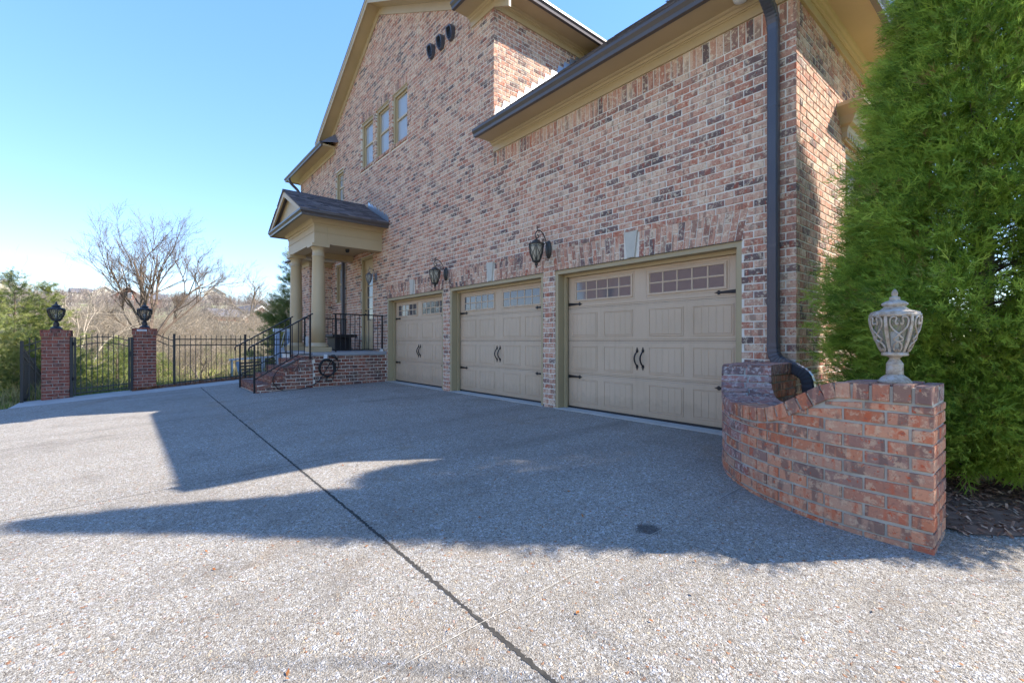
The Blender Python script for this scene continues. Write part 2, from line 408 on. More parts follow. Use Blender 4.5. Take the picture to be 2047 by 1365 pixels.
DECK = plain("pale_blue_deck_paint", srgb(196,204,214), .6, var=.06)
DECKB = plain("blue_deck_post", srgb(158,176,200), .6, var=.06)

# ------------------------------------------------------------------ ground heights
def gz(X, Y):
    w = min(max((-X-3)/9, 0), 1.3)
    return -.015 - .026*(5-Y) - w*.036*max(0, 2.6-Y)
def terr(X, Y):
    d = -X - 15.7
    n = math.sin(X*.11+Y*.07)*.5 + math.sin(Y*.13-X*.05+2)*.5
    if d <= 0:
        z = gz(max(X,-15.7), max(min(Y, 6), -12)) - .06
        if Y < -2.2 and X < -9: z -= .02*(-2.2-Y)
        return z
    if d < 5: z = -.30 - .24*d
    elif d < 12: z = -1.5 + .02*(d-5)
    elif d < 34: z = -1.36 + .075*(d-12)
    elif d < 90: z = .29 + .05*(d-34)
    elif d < 260: z = 3.1 + .075*(d-90)
    elif d < 420: z = 15.85 + .05*(d-260)
    else: z = 23.85 - .01*(d-420)
    k = min(1, d/6); z = z*k + (1-k)*(gz(-15.7, max(min(Y,6),-4)) - .06) if d < 6 else z
    if d > 20: z += n*min(2.2, (d-20)*.02) + math.sin(Y*.021+1.0)*min(5, d*.016)
    return z

def terrain():
    xs = [2200,700,200,60,24,12,6,2,-2,-6,-10,-13,-15,-15.7,-16.3,-17,-18,-19.5,-21,-23,-25,-28,-31,-35,-40,-46,-54,-64,-76,-90,-106,-125,-150,-180,-215,-255,-300,-360,-450,-700,-2200]
    ys = [-2200,-700,-400,-260,-180,-130,-95,-70,-50,-36,-26,-18,-12,-8,-5,-3,-2.2,-1,0,1,2,3,4,5,7,10,14,20,28,38,50,66,90,130,190,280,420,700,2200]
    V = [(x,y,terr(x,y)) for x in xs for y in ys]; n = len(ys)
    F = [(i*n+j, (i+1)*n+j, (i+1)*n+j+1, i*n+j+1) for i in range(len(xs)-1) for j in range(n-1)]
    me = make_mesh("terrain", V, F, HILL, True)
    tag(obj("terrain", me), kind="structure")
terrain()

# ------------------------------------------------------------------ driveway slabs with joints
def yj(X): return 1.057 - .0204*X
drive = empty("driveway", (-4, 0, 0)); tag(drive, kind="structure")
XJ = [-14.02, -7.55, -4.52, -1.485, 6.0]
def slab(x0, x1, ylo, yhi, name="slab", mat=None, lift=0.0, nx=10, ny=10, th=.1):
    V = []; F = []
    for i in range(nx+1):
        for j in range(ny+1):
            x = x0+(x1-x0)*i/nx; a = ylo(x) if callable(ylo) else ylo; b = yhi(x) if callable(yhi) else yhi
            y = a+(b-a)*j/ny; V.append((x,y,gz(x,y)+lift))
    m = ny+1
    F = [(i*m+j,(i+1)*m+j,(i+1)*m+j+1,i*m+j+1) for i in range(nx) for j in range(ny)]
    edge = [(i,0) for i in range(nx+1)] + [(nx,j) for j in range(1,ny+1)] + [(i,ny) for i in range(nx-1,-1,-1)] + [(0,j) for j in range(ny-1,0,-1)]
    b = len(V)
    for (i,j) in edge:
        x,y,z = V[i*m+j]; V.append((x,y,z-th))
    k = len(edge)
    for q in range(k):
        i,j = edge[q]; i2,j2 = edge[(q+1)%k]
        F.append((i*m+j, b+q, b+(q+1)%k, i2*m+j2))
    me = make_mesh(name, V, F, mat or DRIVE); return obj(name, me, drive)
for a, b in zip(XJ[:-1], XJ[1:]):
    g = .0015
    slab(a+g, b-g, lambda x: yj(x)+.004, 4.995)
    slab(a+g, b-g, -9.0, lambda x: yj(x)-.004)
# joint fillers: ragged strips where the stones have broken away along the edges
def ragged(name, mat, cx_fn, a, b, near, w0, jit, lift, axis):
    V = []; F = []; t = a; k = 0
    while t < b:
        step = .011 if near(t) else .12
        wl_, wr_ = (max(.0008, w0+R.gauss(0,jit)) for _ in range(2))
        if axis == 0:
            y = cx_fn(t); V += [(t,y-wl_,gz(t,y)+lift),(t,y+wr_,gz(t,y)+lift)]
        else:
            x = cx_fn(t); V += [(x-wl_,t,gz(x,t)+lift),(x+wr_,t,gz(x,t)+lift)]
        if k: F.append((2*k-2,2*k,2*k+1,2*k-1))
        t += step; k += 1
    return obj(name, make_mesh(name, V, F, mat), drive)
ragged("joint_filler", JOINT, yj, -14.02, 6.0, lambda x: -6.5 < x < 1, .0095, .0035, .0015, 0)
for X in XJ[:-1]:
    pale = X == XJ[3]
    ragged("control_joint", CAULK if pale else JOINT, lambda y, X=X: X+.004*math.sin(y*3.1)+.002*math.sin(y*11), -9, 4.99, (lambda y: -.5 < y < 4) if pale else (lambda y: False), .0017 if pale else (.009 if X == XJ[0] else .0024), .0009 if pale else .0008, .003 if pale else .0015, 1)
walk = slab(-15.55, -14.03, -2.0, 5.5, "gate_walk", CONC, .0, 4, 20)

# ------------------------------------------------------------------ bricks
CO = .0794; JT = .0125
def brick_arrays(bricks, jit=.0012):
    """bricks: list of (o, ux, uz, n, L, h, depth, tone) -> V,F,tones"""
    m = len(bricks)
    o = np.array([b[0] for b in bricks]); ux = np.array([b[1] for b in bricks]); uz = np.array([b[2] for b in bricks]); n = np.array([b[3] for b in bricks])
    L = np.array([b[4] for b in bricks]); h = np.array([b[5] for b in bricks]); d = np.array([b[6] for b in bricks])
    c = .0035
    V = np.zeros((m,12,3))
    def P(x,y,z): return o + ux*x[:,None] + uz*z[:,None] - n*y[:,None]
    z0 = np.zeros(m); cc = np.full(m, c)
    cols = [(cc,z0,cc),(L-c,z0,cc),(L-c,z0,h-c),(cc,z0,h-c),(z0,cc,z0),(L,cc,z0),(L,cc,h),(z0,cc,h),(z0,d,z0),(L,d,z0),(L,d,h),(z0,d,h)]
    for i,(x,y,z) in enumerate(cols): V[:,i] = P(x,y,z)
    V[:,:8] += NR.normal(0, jit, (m,8,3))
    f = [(0,1,2,3)]+[(i,4+i,4+(i+1)%4,(i+1)%4) for i in range(4)]+[(4+i,8+i,8+(i+1)%4,4+(i+1)%4) for i in range(4)]
    f = np.array(f)
    F = (f[None]+ (np.arange(m)*12)[:,None,None]).reshape(-1,4)
    tones = np.repeat(np.array([b[7] for b in bricks]), 9)
    return V.reshape(-1,3), F, tones
def brick_mass(name, bricks, mat, parent):
    V,F,t = brick_arrays(bricks)
    o = obj(name, np_mesh(name, V, F, 4, mat, {"tone": t}), parent); tag(o, kind="stuff"); return o
_bc = {}
def brick_piece(b, mat, parent, name="brick", full=False):
    o, ux, uz, n, L, h, d, tone = b
    key = (mat.name, round(L,3), round(h,3), round(d,3), R.randrange(6))
    if key not in _bc:
        V,F,t = brick_arrays([((0,0,0),(1,0,0),(0,0,1),(0,-1,0),L,h,d,R.random())], .0016)
        F = list(map(tuple, F)) + [(11,10,9,8)]; t = list(t)+[t[0]]
        _bc[key] = make_mesh(name, V, [tuple(int(i) for i in f) for f in F], mat, False, {"tone": t})
    M = Matrix.Identity(4)
    for i in range(3):
        M[i][0] = ux[i]; M[i][1] = -n[i]; M[i][2] = uz[i]; M[i][3] = o[i]
    return obj(name, _bc[key], parent, M)

def field(intervals, z0, z1, o, ux, n, L=.2032, co=CO, depth=.095, ph=0):
    """running bond over intervals(zmid) -> bricks; o + ux*s gives the position of s"""
    out = []; k = 0; z = z0; ux = np.array(ux, float); o = np.array(o, float); n = np.array(n, float)
    while z + co*.6 < z1:
        zm = z+co/2; off = (L/2 if (k+ph) % 2 else 0)
        for (a,b) in intervals(zm):
            s = math.floor((a-off)/L)*L+off
            while s < b:
                s0 = max(s, a); s1 = min(s+L-JT, b)
                if s0 > a and s0-a < .03: s0 = s
                if b-s1 < .032: s1 = b
                if s1-s0 > .022:
                    p = o+ux*s0; p = np.array([p[0], p[1], z+R.uniform(-.0012,.0012)])
                    out.append((p, ux, np.array([0,0,1.]), n, s1-s0, co-JT+R.uniform(-.0015,.0015), depth, R.random()))
                s += L
        z += co; k += 1
    return out
def sub(iv, a, b):
    out = []
    for (x,y) in iv:
        if b <= x or a >= y: out.append((x,y)); continue
        if a-x > .01: out.append((x,a))
        if y-b > .01: out.append((b,y))
    return out

# ================================================================== HOUSE
YW = 5.0; XR = -1.637; XB = -6.5; XL = -18.71
house = empty("house", (-8, 7, 0))
tag(house, "two storey tan brick house with a three door garage wing", "house")
DOORS = [(-10.96,-8.245), (-7.98,-5.22), (-4.955,-2.16)]; DTOP = 2.09
WIN3 = [(-12.68,-11.86), (-11.68,-10.86), (-10.68,-9.86)]
OPEN = [(a,b,-.2,DTOP) for a,b in DOORS] + [(a,b,5.86,7.15) for a,b in WIN3] + [(-14.79,-14.08,5.35,6.36), (-12.71,-11.86,.75,3.36), (-14.81,-13.95,2.19,3.42)]
ARCH_T = 2.42; FL = .07
AX, AZ_ = -11.41, 9.63
def gable_iv(z):
    return max(XL, AX-(AZ_-z)/.58), min(XB, AX+(AZ_-z)/.509)
def iv_front(z):
    if z < 4.40: iv = [(XL, XR)]
    elif z < 7.03: iv = [(XL, XB)]
    else:
        a,b = gable_iv(z); iv = [(a,b)] if b > a else []
    for (a,b,c,d) in OPEN:
        if c < z < d: iv = sub(iv, a, b)
    for (a,b) in DOORS:
        if DTOP < z < ARCH_T:
            f = FL*(z-DTOP)/(ARCH_T-DTOP); iv = sub(iv, a-f, b+f)
    # soldier courses
    if 4.2 < z < 4.41: iv = sub(iv, XB, XR+.1)
    if 6.82 < z < 7.03: iv = sub(iv, XL-.1, -14.86)
    for (a,b) in WIN3:
        if 7.15 < z < 7.35: iv = sub(iv, a-.0, b+.0)
        if 5.78 < z < 5.86: iv = sub(iv, a-.03, b+.03)
    return iv
bricks_front = field(iv_front, -.12, 9.6, (0,YW,0), (1,0,0), (0,-1,0))
def soldiers(x0, x1, z0, h, o, ux, n, w=.0794):
    k = int((x1-x0)/w); w = (x1-x0)/k; ux = np.array(ux,float)
    return [(np.array(o,float)+ux*(x0+i*w+.005)+np.array([0,0,z0]), ux, np.array([0,0,1.]), np.array(n,float), w-(.011 if i < k-1 else .005), h, .095, R.random()) for i in range(k)]
bricks_front += soldiers(XB, XR, 4.168, .226, (0,YW,0), (1,0,0), (0,-1,0))
bricks_front += soldiers(XL, -14.86, 6.79, .215, (0,YW,0), (1,0,0), (0,-1,0))
for (a,b) in WIN3: bricks_front += soldiers(a, b, 7.155, .19, (0,YW,0), (1,0,0), (0,-1,0))
# right side wall of the garage (faces +x)
SW = (6.62, 7.62, 1.9, 3.36)
def iv_side(z):
    iv = [(YW+.106, 12.0)]
    if SW[2] < z < SW[3]: iv = sub(iv, SW[0], SW[1])
    return iv
bricks_side = field(iv_side, -.12, 4.4, (XR,0,0), (0,1,0), (1,0,0), ph=1)
# return wall above the garage roof (faces +x)
def iv_ret(z):
    y0 = YW+.106; yr = 5.0+(z-5.02)/.896
    return [(y0, min(9, yr+.25))] if yr+.25 > y0 else []
bricks_ret = field(iv_ret, -.12+CO*62, 7.05, (XB,0,0), (0,1,0), (1,0,0), ph=1)
# ground floor bay beyond the porch
BX0, BX1, BY = -16.35, -15.11, 4.30
bricks_bay = field(lambda z: [(BX0, BX1)], -.4, 3.42, (0,BY,0), (1,0,0), (0,-1,0))
bricks_bay += field(lambda z: [(BY+.106, YW)], -.4, 3.42, (BX1,0,0), (0,1,0), (1,0,0), ph=1)

def wall_slab(name, xs_open, x0, x1, z0, topf, brk, place):
    """mortar backing: vertical strips with openings removed. place(s, depth, z)->xyz"""
    cuts = sorted(set([x0,x1]+[v for o in xs_open for v in o[:2] if x0 < v < x1]+[b for b in brk if x0 < b < x1]))
    m = MB(); y0, y1 = .0055, .30
    for a,b in zip(cuts[:-1], cuts[1:]):
        mid = (a+b)/2; hs = sorted([(o[2],o[3]) for o in xs_open if o[0] <= mid <= o[1]])
        zz = z0
        for (c,d) in hs+[(None,None)]:
            if c is None:
                za, zb = topf(a, mid), topf(b, mid)
            else: za = zb = c
            if c is None and b == XB: b = XB-.0055
            if min(za,zb) > zz+.001:
                m.hexa([place(a,y0,zz),place(b,y0,zz),place(b,y1,zz),place(a,y1,zz),place(a,y0,za),place(b,y0,zb),place(b,y1,zb),place(a,y1,za)])
            if c is not None: zz = d
    return m
def top_front(x, mid):
    if mid > XB: return 4.55
    if mid < -14.86: return 7.3
    return min(AZ_-(x-AX)*.509 if x > AX else AZ_-(AX-x)*.58, 99)+.12
wf = wall_slab("wall", OPEN, XL, XR-.0055, -.6, top_front, [XB, AX, -14.86], lambda s,y,z: (s, YW+y, z)).build("wall", MORTAR, house)
ws = wall_slab("wall", [SW], YW+.31, 12, -.6, lambda x,m: 4.55, [], lambda s,y,z: (XR-y, s, z)).build("wall", MORTAR, house)
wr = wall_slab("wall", [], YW+.31, 9.0, 3.5, lambda x,m: 7.3, [], lambda s,y,z: (XB-y, s, z)).build("wall", MORTAR, house)
wb = MB().box(BX0, BX1-.0095, BY+.0095, YW-.01, -1.2, 3.6).build("wall", MORTAR, house)
MB().box(XL, XB-.35, YW+.35, 12, -1.5, 7.2).box(XB-.35, XR-.35, YW+2.2, 12, -.5, 4.5).build("interior_core", DARKROOM, house)

# the 300 bricks that show largest are parts of their own, the rest one mass
def px_area(b):
    c = b[0]; x,y,z = c; fw = -.7675*x+.641*y
    if fw < .5: return 0
    rt = .641*x+.7675*y; u = 1023.5+909.8*rt/fw; v = 681-909.8*(z-CAM_H)/fw
    if not (-20 < u < 2047 and -15 < v < 1365): return 0
    if u > 1640 or (u > 1440 and v > 800) or (1448 < u < 1600 and v > 728): return 0
    view = np.array([x,y,z-CAM_H]); dist = np.linalg.norm(view); cosn = abs(np.dot(view, b[3]))/dist
    return b[4]*b[5]*cosn/dist**2
allb = [(px_area(b), b, w) for L_, w in ((bricks_front, wf), (bricks_side, ws), (bricks_ret, wr), (bricks_bay, wb)) for b in L_]
allb.sort(key=lambda t: -t[0])
for a, b, w in allb[:300]: brick_piece(b, BR_HOUSE, w)
brick_mass("brickwork", [b for a, b, w in allb[300:]], BR_HOUSE, house)

# jack arches and keystones over the garage doors
for (x0,x1) in DOORS:
    n = 37; kc = (x0+x1)/2
    for i in range(n):
        for (u0,u1) in ((i/n, (i+1)/n),):
            xa, xb = x0+(x1-x0)*u0, x0+(x1-x0)*u1
            ta, tb = x0-FL+(x1-x0+2*FL)*u0, x0-FL+(x1-x0+2*FL)*u1
            if xb > kc-.07 and xa < kc+.07: continue
            sp = .34 if i % 2 else .64
            for (q0,q1) in ((0.03,sp-.02),(sp+.02,.99)):
                lx = lambda q, A, B: A+(B-A)*q
                z0_, z1_ = DTOP+(ARCH_T-DTOP)*q0, DTOP+(ARCH_T-DTOP)*q1
                g = .0052
                P = [(lx(q0,xa,ta)+g,YW,z0_),(lx(q0,xb,tb)-g,YW,z0_),(lx(q0,xb,tb)-g,YW+.09,z0_),(lx(q0,xa,ta)+g,YW+.09,z0_),
                     (lx(q1,xa,ta)+g,YW,z1_),(lx(q1,xb,tb)-g,YW,z1_),(lx(q1,xb,tb)-g,YW+.09,z1_),(lx(q1,xa,ta)+g,YW+.09,z1_)]
                P = [(p[0]+R.uniform(-.001,.001), p[1]+(R.uniform(-.001,.001) if j in (0,1,4,5) else 0), p[2]) for j,p in enumerate(P)]
                m = MB().hexa(P); me = make_mesh("arch_brick", m.V, m.F, BR_HOUSE, False, {"tone": [R.random()]*6}); obj("arch_brick", me, wf)
    k = MB(); zb, zt = DTOP+.012, ARCH_T+.02
    k.hexa([(kc-.058,YW-.022,zb),(kc+.058,YW-.022,zb),(kc+.058,YW+.08,zb),(kc-.058,YW+.08,zb),(kc-.1,YW-.022,zt),(kc+.1,YW-.022,zt),(kc+.1,YW+.08,zt),(kc-.1,YW+.08,zt)])
    k.build("keystone", STONE, house)

# ------------------------------------------------------------------ eaves: frieze, crown, soffit, gutter
def eave(path, zb, ov=.48, fr=.10, tall=.17):
    z1 = zb+fr; z2 = zb+tall
    MB().sweep(path, [(-.02,zb),(.022,zb),(.022,z1),(-.02,z1)]).build("frieze", TAN, house)
    MB().sweep(path, [(-.02,z1),(.03,z1),(.034,z1+.012),(.05,z1+.016),(.062,z1+.04),(.085,z1+.05),(.10,z2),(-.02,z2)]).build("crown_moulding", TAN, house)
    MB().sweep(path, [(-.05,z2),(ov-.09,z2-.004),(ov-.09,z2+.06),(-.05,z2+.06)]).build("soffit", TAN, house)
    zg = z2-.02
    MB().sweep(path, [(ov-.09,zg),(ov-.035,zg),(ov-.03,zg+.045),(ov-.008,zg+.075),(ov,zg+.085),(ov,zg+.125),(ov-.012,zg+.125),(ov-.012,zg+.1),(ov-.09,zg+.1)]).build("gutter", GUT, house)
    return zg
eave([(XB,YW),(XR,YW),(XR,12)], 4.40)
eave([(-7.2,YW),(XB,YW),(XB,9.2)], 7.0)
eave([(XL,9),(XL,YW),(-14.80,YW)], 7.0)

def shingle_plane(name, p0, ue, us, length, run, parent, expo=.14, tab=.30, mat=SHING, trim=None):
    """p0 eave start, ue unit along the eave, us unit up the slope; stepped tabs joined in one part"""
    p0 = Vector(p0); ue = Vector(ue); us = Vector(us); nn = ue.cross(us).normalized()
    if nn.z < 0: nn = -nn
    V = []; F = []; T = []
    rows = int(math.ceil(run/expo))
    for r in range(rows):
        s0 = r*expo; s1 = min(run, s0+expo+.03); x = -R.random()*tab
        while x < length:
            w = tab*R.uniform(.6,1.15); a = max(0,x+.002); b = min(length, x+w-.002)
            if trim: a = max(a, trim(s0)[0]); b = min(b, trim(s0)[1])
            if b-a > .02:
                t = R.uniform(.012,.02); k = len(V)
                for (e,s_,h) in ((a,s0,t),(b,s0,t),(b,s1,.004),(a,s1,.004),(a,s0,0),(b,s0,0)):
                    V.append(tuple(p0+ue*e+us*s_+nn*h))
                F += [(k,k+1,k+2,k+3),(k+4,k+5,k+1,k)]; tn = R.random(); T += [tn,tn]
            x += w
    me = make_mesh(name, V, F, mat, False, {"tone": T}); o = obj(name, me, parent); tag(o, kind="stuff"); return o

# garage roof: hip with its ridge along x
SL = .84; ey = YW-.46; ez = 4.655; RY = 8.6; RZ = ez+(RY-ey)*SL; ex = XR+.46; HX = ex-(RY-ey)
m = MB()
m.add([(XB,ey,ez),(ex,ey,ez),(HX,RY,RZ),(XB,RY,RZ),(ex,2*RY-ey,ez),(XB,2*RY-ey,ez)], [(0,1,2,3),(1,4,2),(4,5,3,2),(0,3,5),(0,5,4,1)])
groof = m.build("roof", SHING, house)
sl = math.hypot(1,SL)
shingle_plane("shingles", (XB,ey-.01,ez+.004), (1,0,0), (0,1/sl,SL/sl), ex-XB, (RY-ey)*sl, groof, trim=lambda s: (0, ex-XB-s/sl))
shingle_plane("shingles", (ex+.01,ey,ez+.004), (0,1,0), (-1/sl,0,SL/sl), 2*(RY-ey), (RY-ey)*sl, groof, trim=lambda s: (s/sl, 2*(RY-ey)-s/sl))
# step flashing up the return wall
flr = 0
for i in range(14):
    y = 5.04+i*.178; z = 4.665+(y-ey)*SL
    MB().add([(XB+.004,y-.02,z-.04),(XB+.004,y+.2,z+.13),(XB+.004,y+.2,z+.175),(XB+.004,y+.01,z+.175),(XB+.004,y-.02,z+.03),
              (XB+.02,y-.02,z-.02),(XB+.02,y+.2,z+.17)], [(0,1,2,3,4),(0,5,6,1)]).build("step_flashing", FLASH, house)

# main gable roof
m = MB(); fy = 4.68
LZ = AZ_+.30; lft = -15.75; rgt = XB+.46
zl = LZ-(AX-lft)*.56; zr = LZ-(rgt-AX)*.52
for (xa,za,xb,zb) in ((lft,zl,AX,LZ),(AX,LZ,rgt,zr)):
    m.hexa([(xa,fy-.03,za),(xb,fy-.03,zb),(xb,13,zb),(xa,13,za),(xa,fy-.03,za+.05),(xb,fy-.03,zb+.05),(xb,13,zb+.05),(xa,13,za+.05)])
mroof = m.build("roof", SHING, house)
def rake(xa, za, xb, zb):
    dz = -.045
    # fascia
    MB().hexa([(xa,fy-.015,za-.20),(xb,fy-.015,zb-.20),(xb,fy+.012,zb-.20),(xa,fy+.012,za-.20),(xa,fy-.015,za-.002),(xb,fy-.015,zb-.002),(xb,fy+.012,zb-.002),(xa,fy+.012,za-.002)]).build("rake_fascia", TAN, house)
    MB().hexa([(xa,fy-.028,za-.075),(xb,fy-.028,zb-.075),(xb,fy-.0155,zb-.075),(xa,fy-.0155,za-.075),(xa,fy-.028,za-.003),(xb,fy-.028,zb-.003),(xb,fy-.0155,zb-.003),(xa,fy-.0155,za-.003)]).build("rake_moulding", TAN, house)
    MB().hexa([(xa,fy+.013,za-.17),(xb,fy+.013,zb-.17),(xb,YW+.02,zb-.17),(xa,YW+.02,za-.17),(xa,fy+.013,za-.15),(xb,fy+.013,zb-.15),(xb,YW+.02,zb-.15),(xa,YW+.02,za-.15)]).build("rake_soffit", TAN, house)
    MB().hexa([(xa,YW-.024,za-.36),(xb,YW-.024,zb-.36),(xb,YW+.02,zb-.36),(xa,YW+.02,za-.36),(xa,YW-.024,za-.171),(xb,YW-.024,zb-.171),(xb,YW+.02,zb-.171),(xa,YW+.02,za-.171)]).build("frieze", TAN, house)
rake(lft, zl, AX, LZ); rake(AX, LZ, rgt, zr)
# left wing roof and little return roofs
m = MB(); m.add([(XL-.46,YW-.46,7.27),(-14.8,YW-.46,7.27),(-14.8,10,10.6),(XL+3.5,10,10.6),(XL-.46,14,7.27)], [(0,1,2,3),(0,3,4)]); m.build("roof", SHING, house)
MB().add([(-14.8,YW-.46,7.255),(-14.5,YW,7.26),(-14.8,YW,7.62),(-15.4,YW-.46,7.255),(-15.4,YW,7.62)], [(0,1,2),(3,0,2,4)]).build("return_roof", SHING, house)
MB().add([(-7.2,YW-.46,7.255),(XB+.4,YW-.46,7.255),(XB+.4,YW,7.5),(-7.0,YW,7.5),(-7.2,YW,7.255)], [(0,1,2,3),(0,3,4)]).build("return_roof", SHING, house)
MB().tube([(-17.4,7.4,8.2),(-17.4,7.4,9.2)], .05, 8).build("vent_pipe", SPOUT, house)
# bay roof
m = MB(); m.hexa([(BX0-.3,BY-.35,3.62),(BX1+.35,BY-.35,3.62),(BX1+.35,YW,3.9),(BX0-.3,YW,3.9),(BX0-.3,BY-.35,3.67),(BX1+.35,BY-.35,3.67),(BX1+.35,YW,3.95),(BX0-.3,YW,3.95)]); m.build("bay_roof", SHING, house)
MB().sweep([(BX0,BY),(BX1,BY),(BX1,YW-.02)], [(-.02,3.38),(.03,3.38),(.03,3.46),(.08,3.5),(.3,3.51),(.3,3.61),(-.02,3.61)]).build("bay_eave", TAN, house)
# eave floodlight
fl = MB()
for dx in (-.05,.07):
    fl.lathe([(.012,.0),(.02,-.03),(.045,-.09),(.05,-.1)], 10, (BX1-.75+dx*2, BY-.22, 3.48))
fl.lathe([(.05,0),(.05,-.02)], 10, (BX1-.7, BY-.2, 3.505))
fo = fl.build("floodlight", WHITE); tag(fo, "small twin floodlight under the bay eave beside the porch column", "floodlight")
# soffit light near the downspout
so = MB().lathe([(.075,.0),(.08,-.02),(.07,-.05),(.03,-.07)], 16, (-2.08, YW-.2, 4.566)).build("soffit_light", WHITE, None, None, True)
tag(so, "round white soffit light beside the downspout elbow", "ceiling light")

# dryer vents
for i,x in enumerate((-8.66,-8.27,-7.88)):
    v = MB(); w, h, d = .105, .135, .12
    hexp = [(-w,-h*.35),(-w*.55,-h),(w*.55,-h),(w,-h*.35),(w,h*.6),(w*.7,h),(-w*.7,h),(-w,h*.6)]
    n = len(hexp); z = 7.25
    V = [(x+a,YW,z+b) for a,b in hexp]+[(x+a*.92,YW-d*(.55+.45*(b+h)/(2*h)),z+b*.95) for a,b in hexp]+[(x+a*.72,YW-d*(.5+.45*(b+h)/(2*h)),z+b*.78) for a,b in hexp]+[(x+a*.7,YW-.02,z+b*.76) for a,b in hexp]
    F = []
    for r in range(3): F += [(r*n+k,r*n+(k+1)%n,(r+1)*n+(k+1)%n,(r+1)*n+k) for k in range(n)]
    F.append(tuple(range(3*n,4*n)))
    vo = v.add(V,F).build("vent_hood", SPOUT, house)
    for k in range(4): MB().box(x-.085,x+.085,YW-.07,YW-.062,z-.08+k*.045,z-.06+k*.045).build("louvre", BLACK, vo)

# ------------------------------------------------------------------ windows
def window(x0, x1, z0, z1, rails=True, mull=False, place=None):
    pl = place or (lambda x,y,z: (x, YW+y, z))
    def bx(m, a,b,c,d,e,f):
        P = [pl(a,c,e),pl(b,c,e),pl(b,d,e),pl(a,d,e),pl(a,c,f),pl(b,c,f),pl(b,d,f),pl(a,d,f)]
        return m.hexa(P)
    zm = (z0+z1)/2
    w = bx(bx(bx(bx(MB(), x0,x0+.075,.045,.2,z0,z1), x1-.075,x1,.045,.2,z0,z1), x0+.075,x1-.075,.045,.2,z1-.075,z1), x0+.075,x1-.075,.03,.2,z0,z0+.05).build("window", TRIMD, house)
    a,b,c,d = x0+.075, x1-.075, z0+.05, z1-.075
    s = MB()
    bx(s,a,a+.045,.09,.15,c,d); bx(s,b-.045,b,.09,.15,c,d); bx(s,a+.045,b-.045,.09,.15,d-.045,d); bx(s,a+.045,b-.045,.09,.15,c,c+.05)
    if rails: bx(s,a+.045,b-.045,.088,.15,zm-.025,zm+.025)
    s.build("sash", TAN, w)
    if mull:
        g = MB()
        for k in (1,):
            xx = a+(b-a)*k/2; bx(g,xx-.01,xx+.01,.1,.13,c+.05,d-.045)
        bx(g,a+.045,b-.045,.1005,.1295,zm+.25,zm+.27)
        g.build("muntin", TAN, w)
    bx(MB(), a+.03,b-.03,.118,.122,c+.03,d-.03).build("pane", GLASS, w)
    bl = MB(); n = int((d-c)/.06)
    for k in range(n):
        zz = c+(k+.5)*(d-c)/n
        bl.add([pl(a,.155,zz-.022),pl(b,.155,zz-.022),pl(b,.178,zz+.026),pl(a,.178,zz+.026)], [(0,1,2,3)])
    bl.build("blind", BLIND, w)
    return w
for (a,b) in WIN3:
    w = window(a, b, 5.86, 7.15)
    sill = [(np.array([a-.03+i*.0715, YW-.025, 5.785]), np.array([1.,0,0]), np.array([0,0,1.]), np.array([0,-1.,0]), .0605, .072, .12, R.random()) for i in range(12)]
    V,F,t = brick_arrays(sill); obj("sill", np_mesh("sill", V, F, 4, BR_HOUSE, {"tone": t}), w)
window(-14.79,-14.08,5.35,6.36, True, True)
window(-14.81,-13.95,2.19,3.42)
window(SW[0],SW[1],SW[2],SW[3], True, True, lambda s,y,z: (XR-y, s, z))
# cornice over the side window
cw = [(.0,3.40),(.03,3.40),(.035,3.47),(.06,3.50),(.075,3.54),(.12,3.56),(.16,3.63),(.235,3.70),(.26,3.72),(.26,3.76),(0,3.80)]
MB().sweep([(XR-.05,6.52),(XR,6.52),(XR,7.72),(XR-.05,7.72)], cw).build("window_cornice", TAN, house)
mc = MB()
for k in range(15):
    y = 6.47+k*.094
    mc.box(XR, XR+.055, y, y+.05, 3.42, 3.49)
mc.build("dentils", TAN, house)

# entry door
def entry_door(x0, x1, z0, z1):
    d = MB(); d.box(x0,x0+.07,YW+.03,YW+.2,z0,z1).box(x1-.07,x1,YW+.03,YW+.2,z0,z1).box(x0+.07,x1-.07,YW+.03,YW+.2,z1-.07,z1)
    fr = d.build("entry_door", TRIMD, house)
    a,b,c,e = x0+.07,x1-.07,z0+.02,z1-.36
    MB().box(a,b,YW+.1,YW+.15,e+.04,z1-.07).build("transom", TAN, fr)
    lf = MB().box(a,b,YW+.115,YW+.16,c,c+.8).box(a,a+.12,YW+.115,YW+.16,c+.8,e-.12).box(b-.12,b,YW+.115,YW+.16,c+.8,e-.12).box(a,b,YW+.115,YW+.16,e-.12,e+.04)
    lf.build("leaf", TAN, fr)
    MB().box(a+.12,b-.12,YW+.13,YW+.14,c+.8,e-.12).build("pane", GPANE, fr)
    g = MB()
    for k in range(1,4): g.box(a+.12,b-.12,YW+.12,YW+.15,c+.8+k*(e-.12-c-.8)/4-.01,c+.8+k*(e-.12-c-.8)/4+.01)
    g.build("muntin", TAN, fr)
    MB().lathe([(.0,0),(.03,.0),(.03,.03),(.015,.05),(.0,.05)],10,(a+.06,YW+.09,c+.95)).tube([(a+.06,YW+.115,c+1.08),(a+.06,YW+.09,c+1.08)],.025,8).build("handle", BLACK, fr)
entry_door(-12.71,-11.86,.77,3.36)

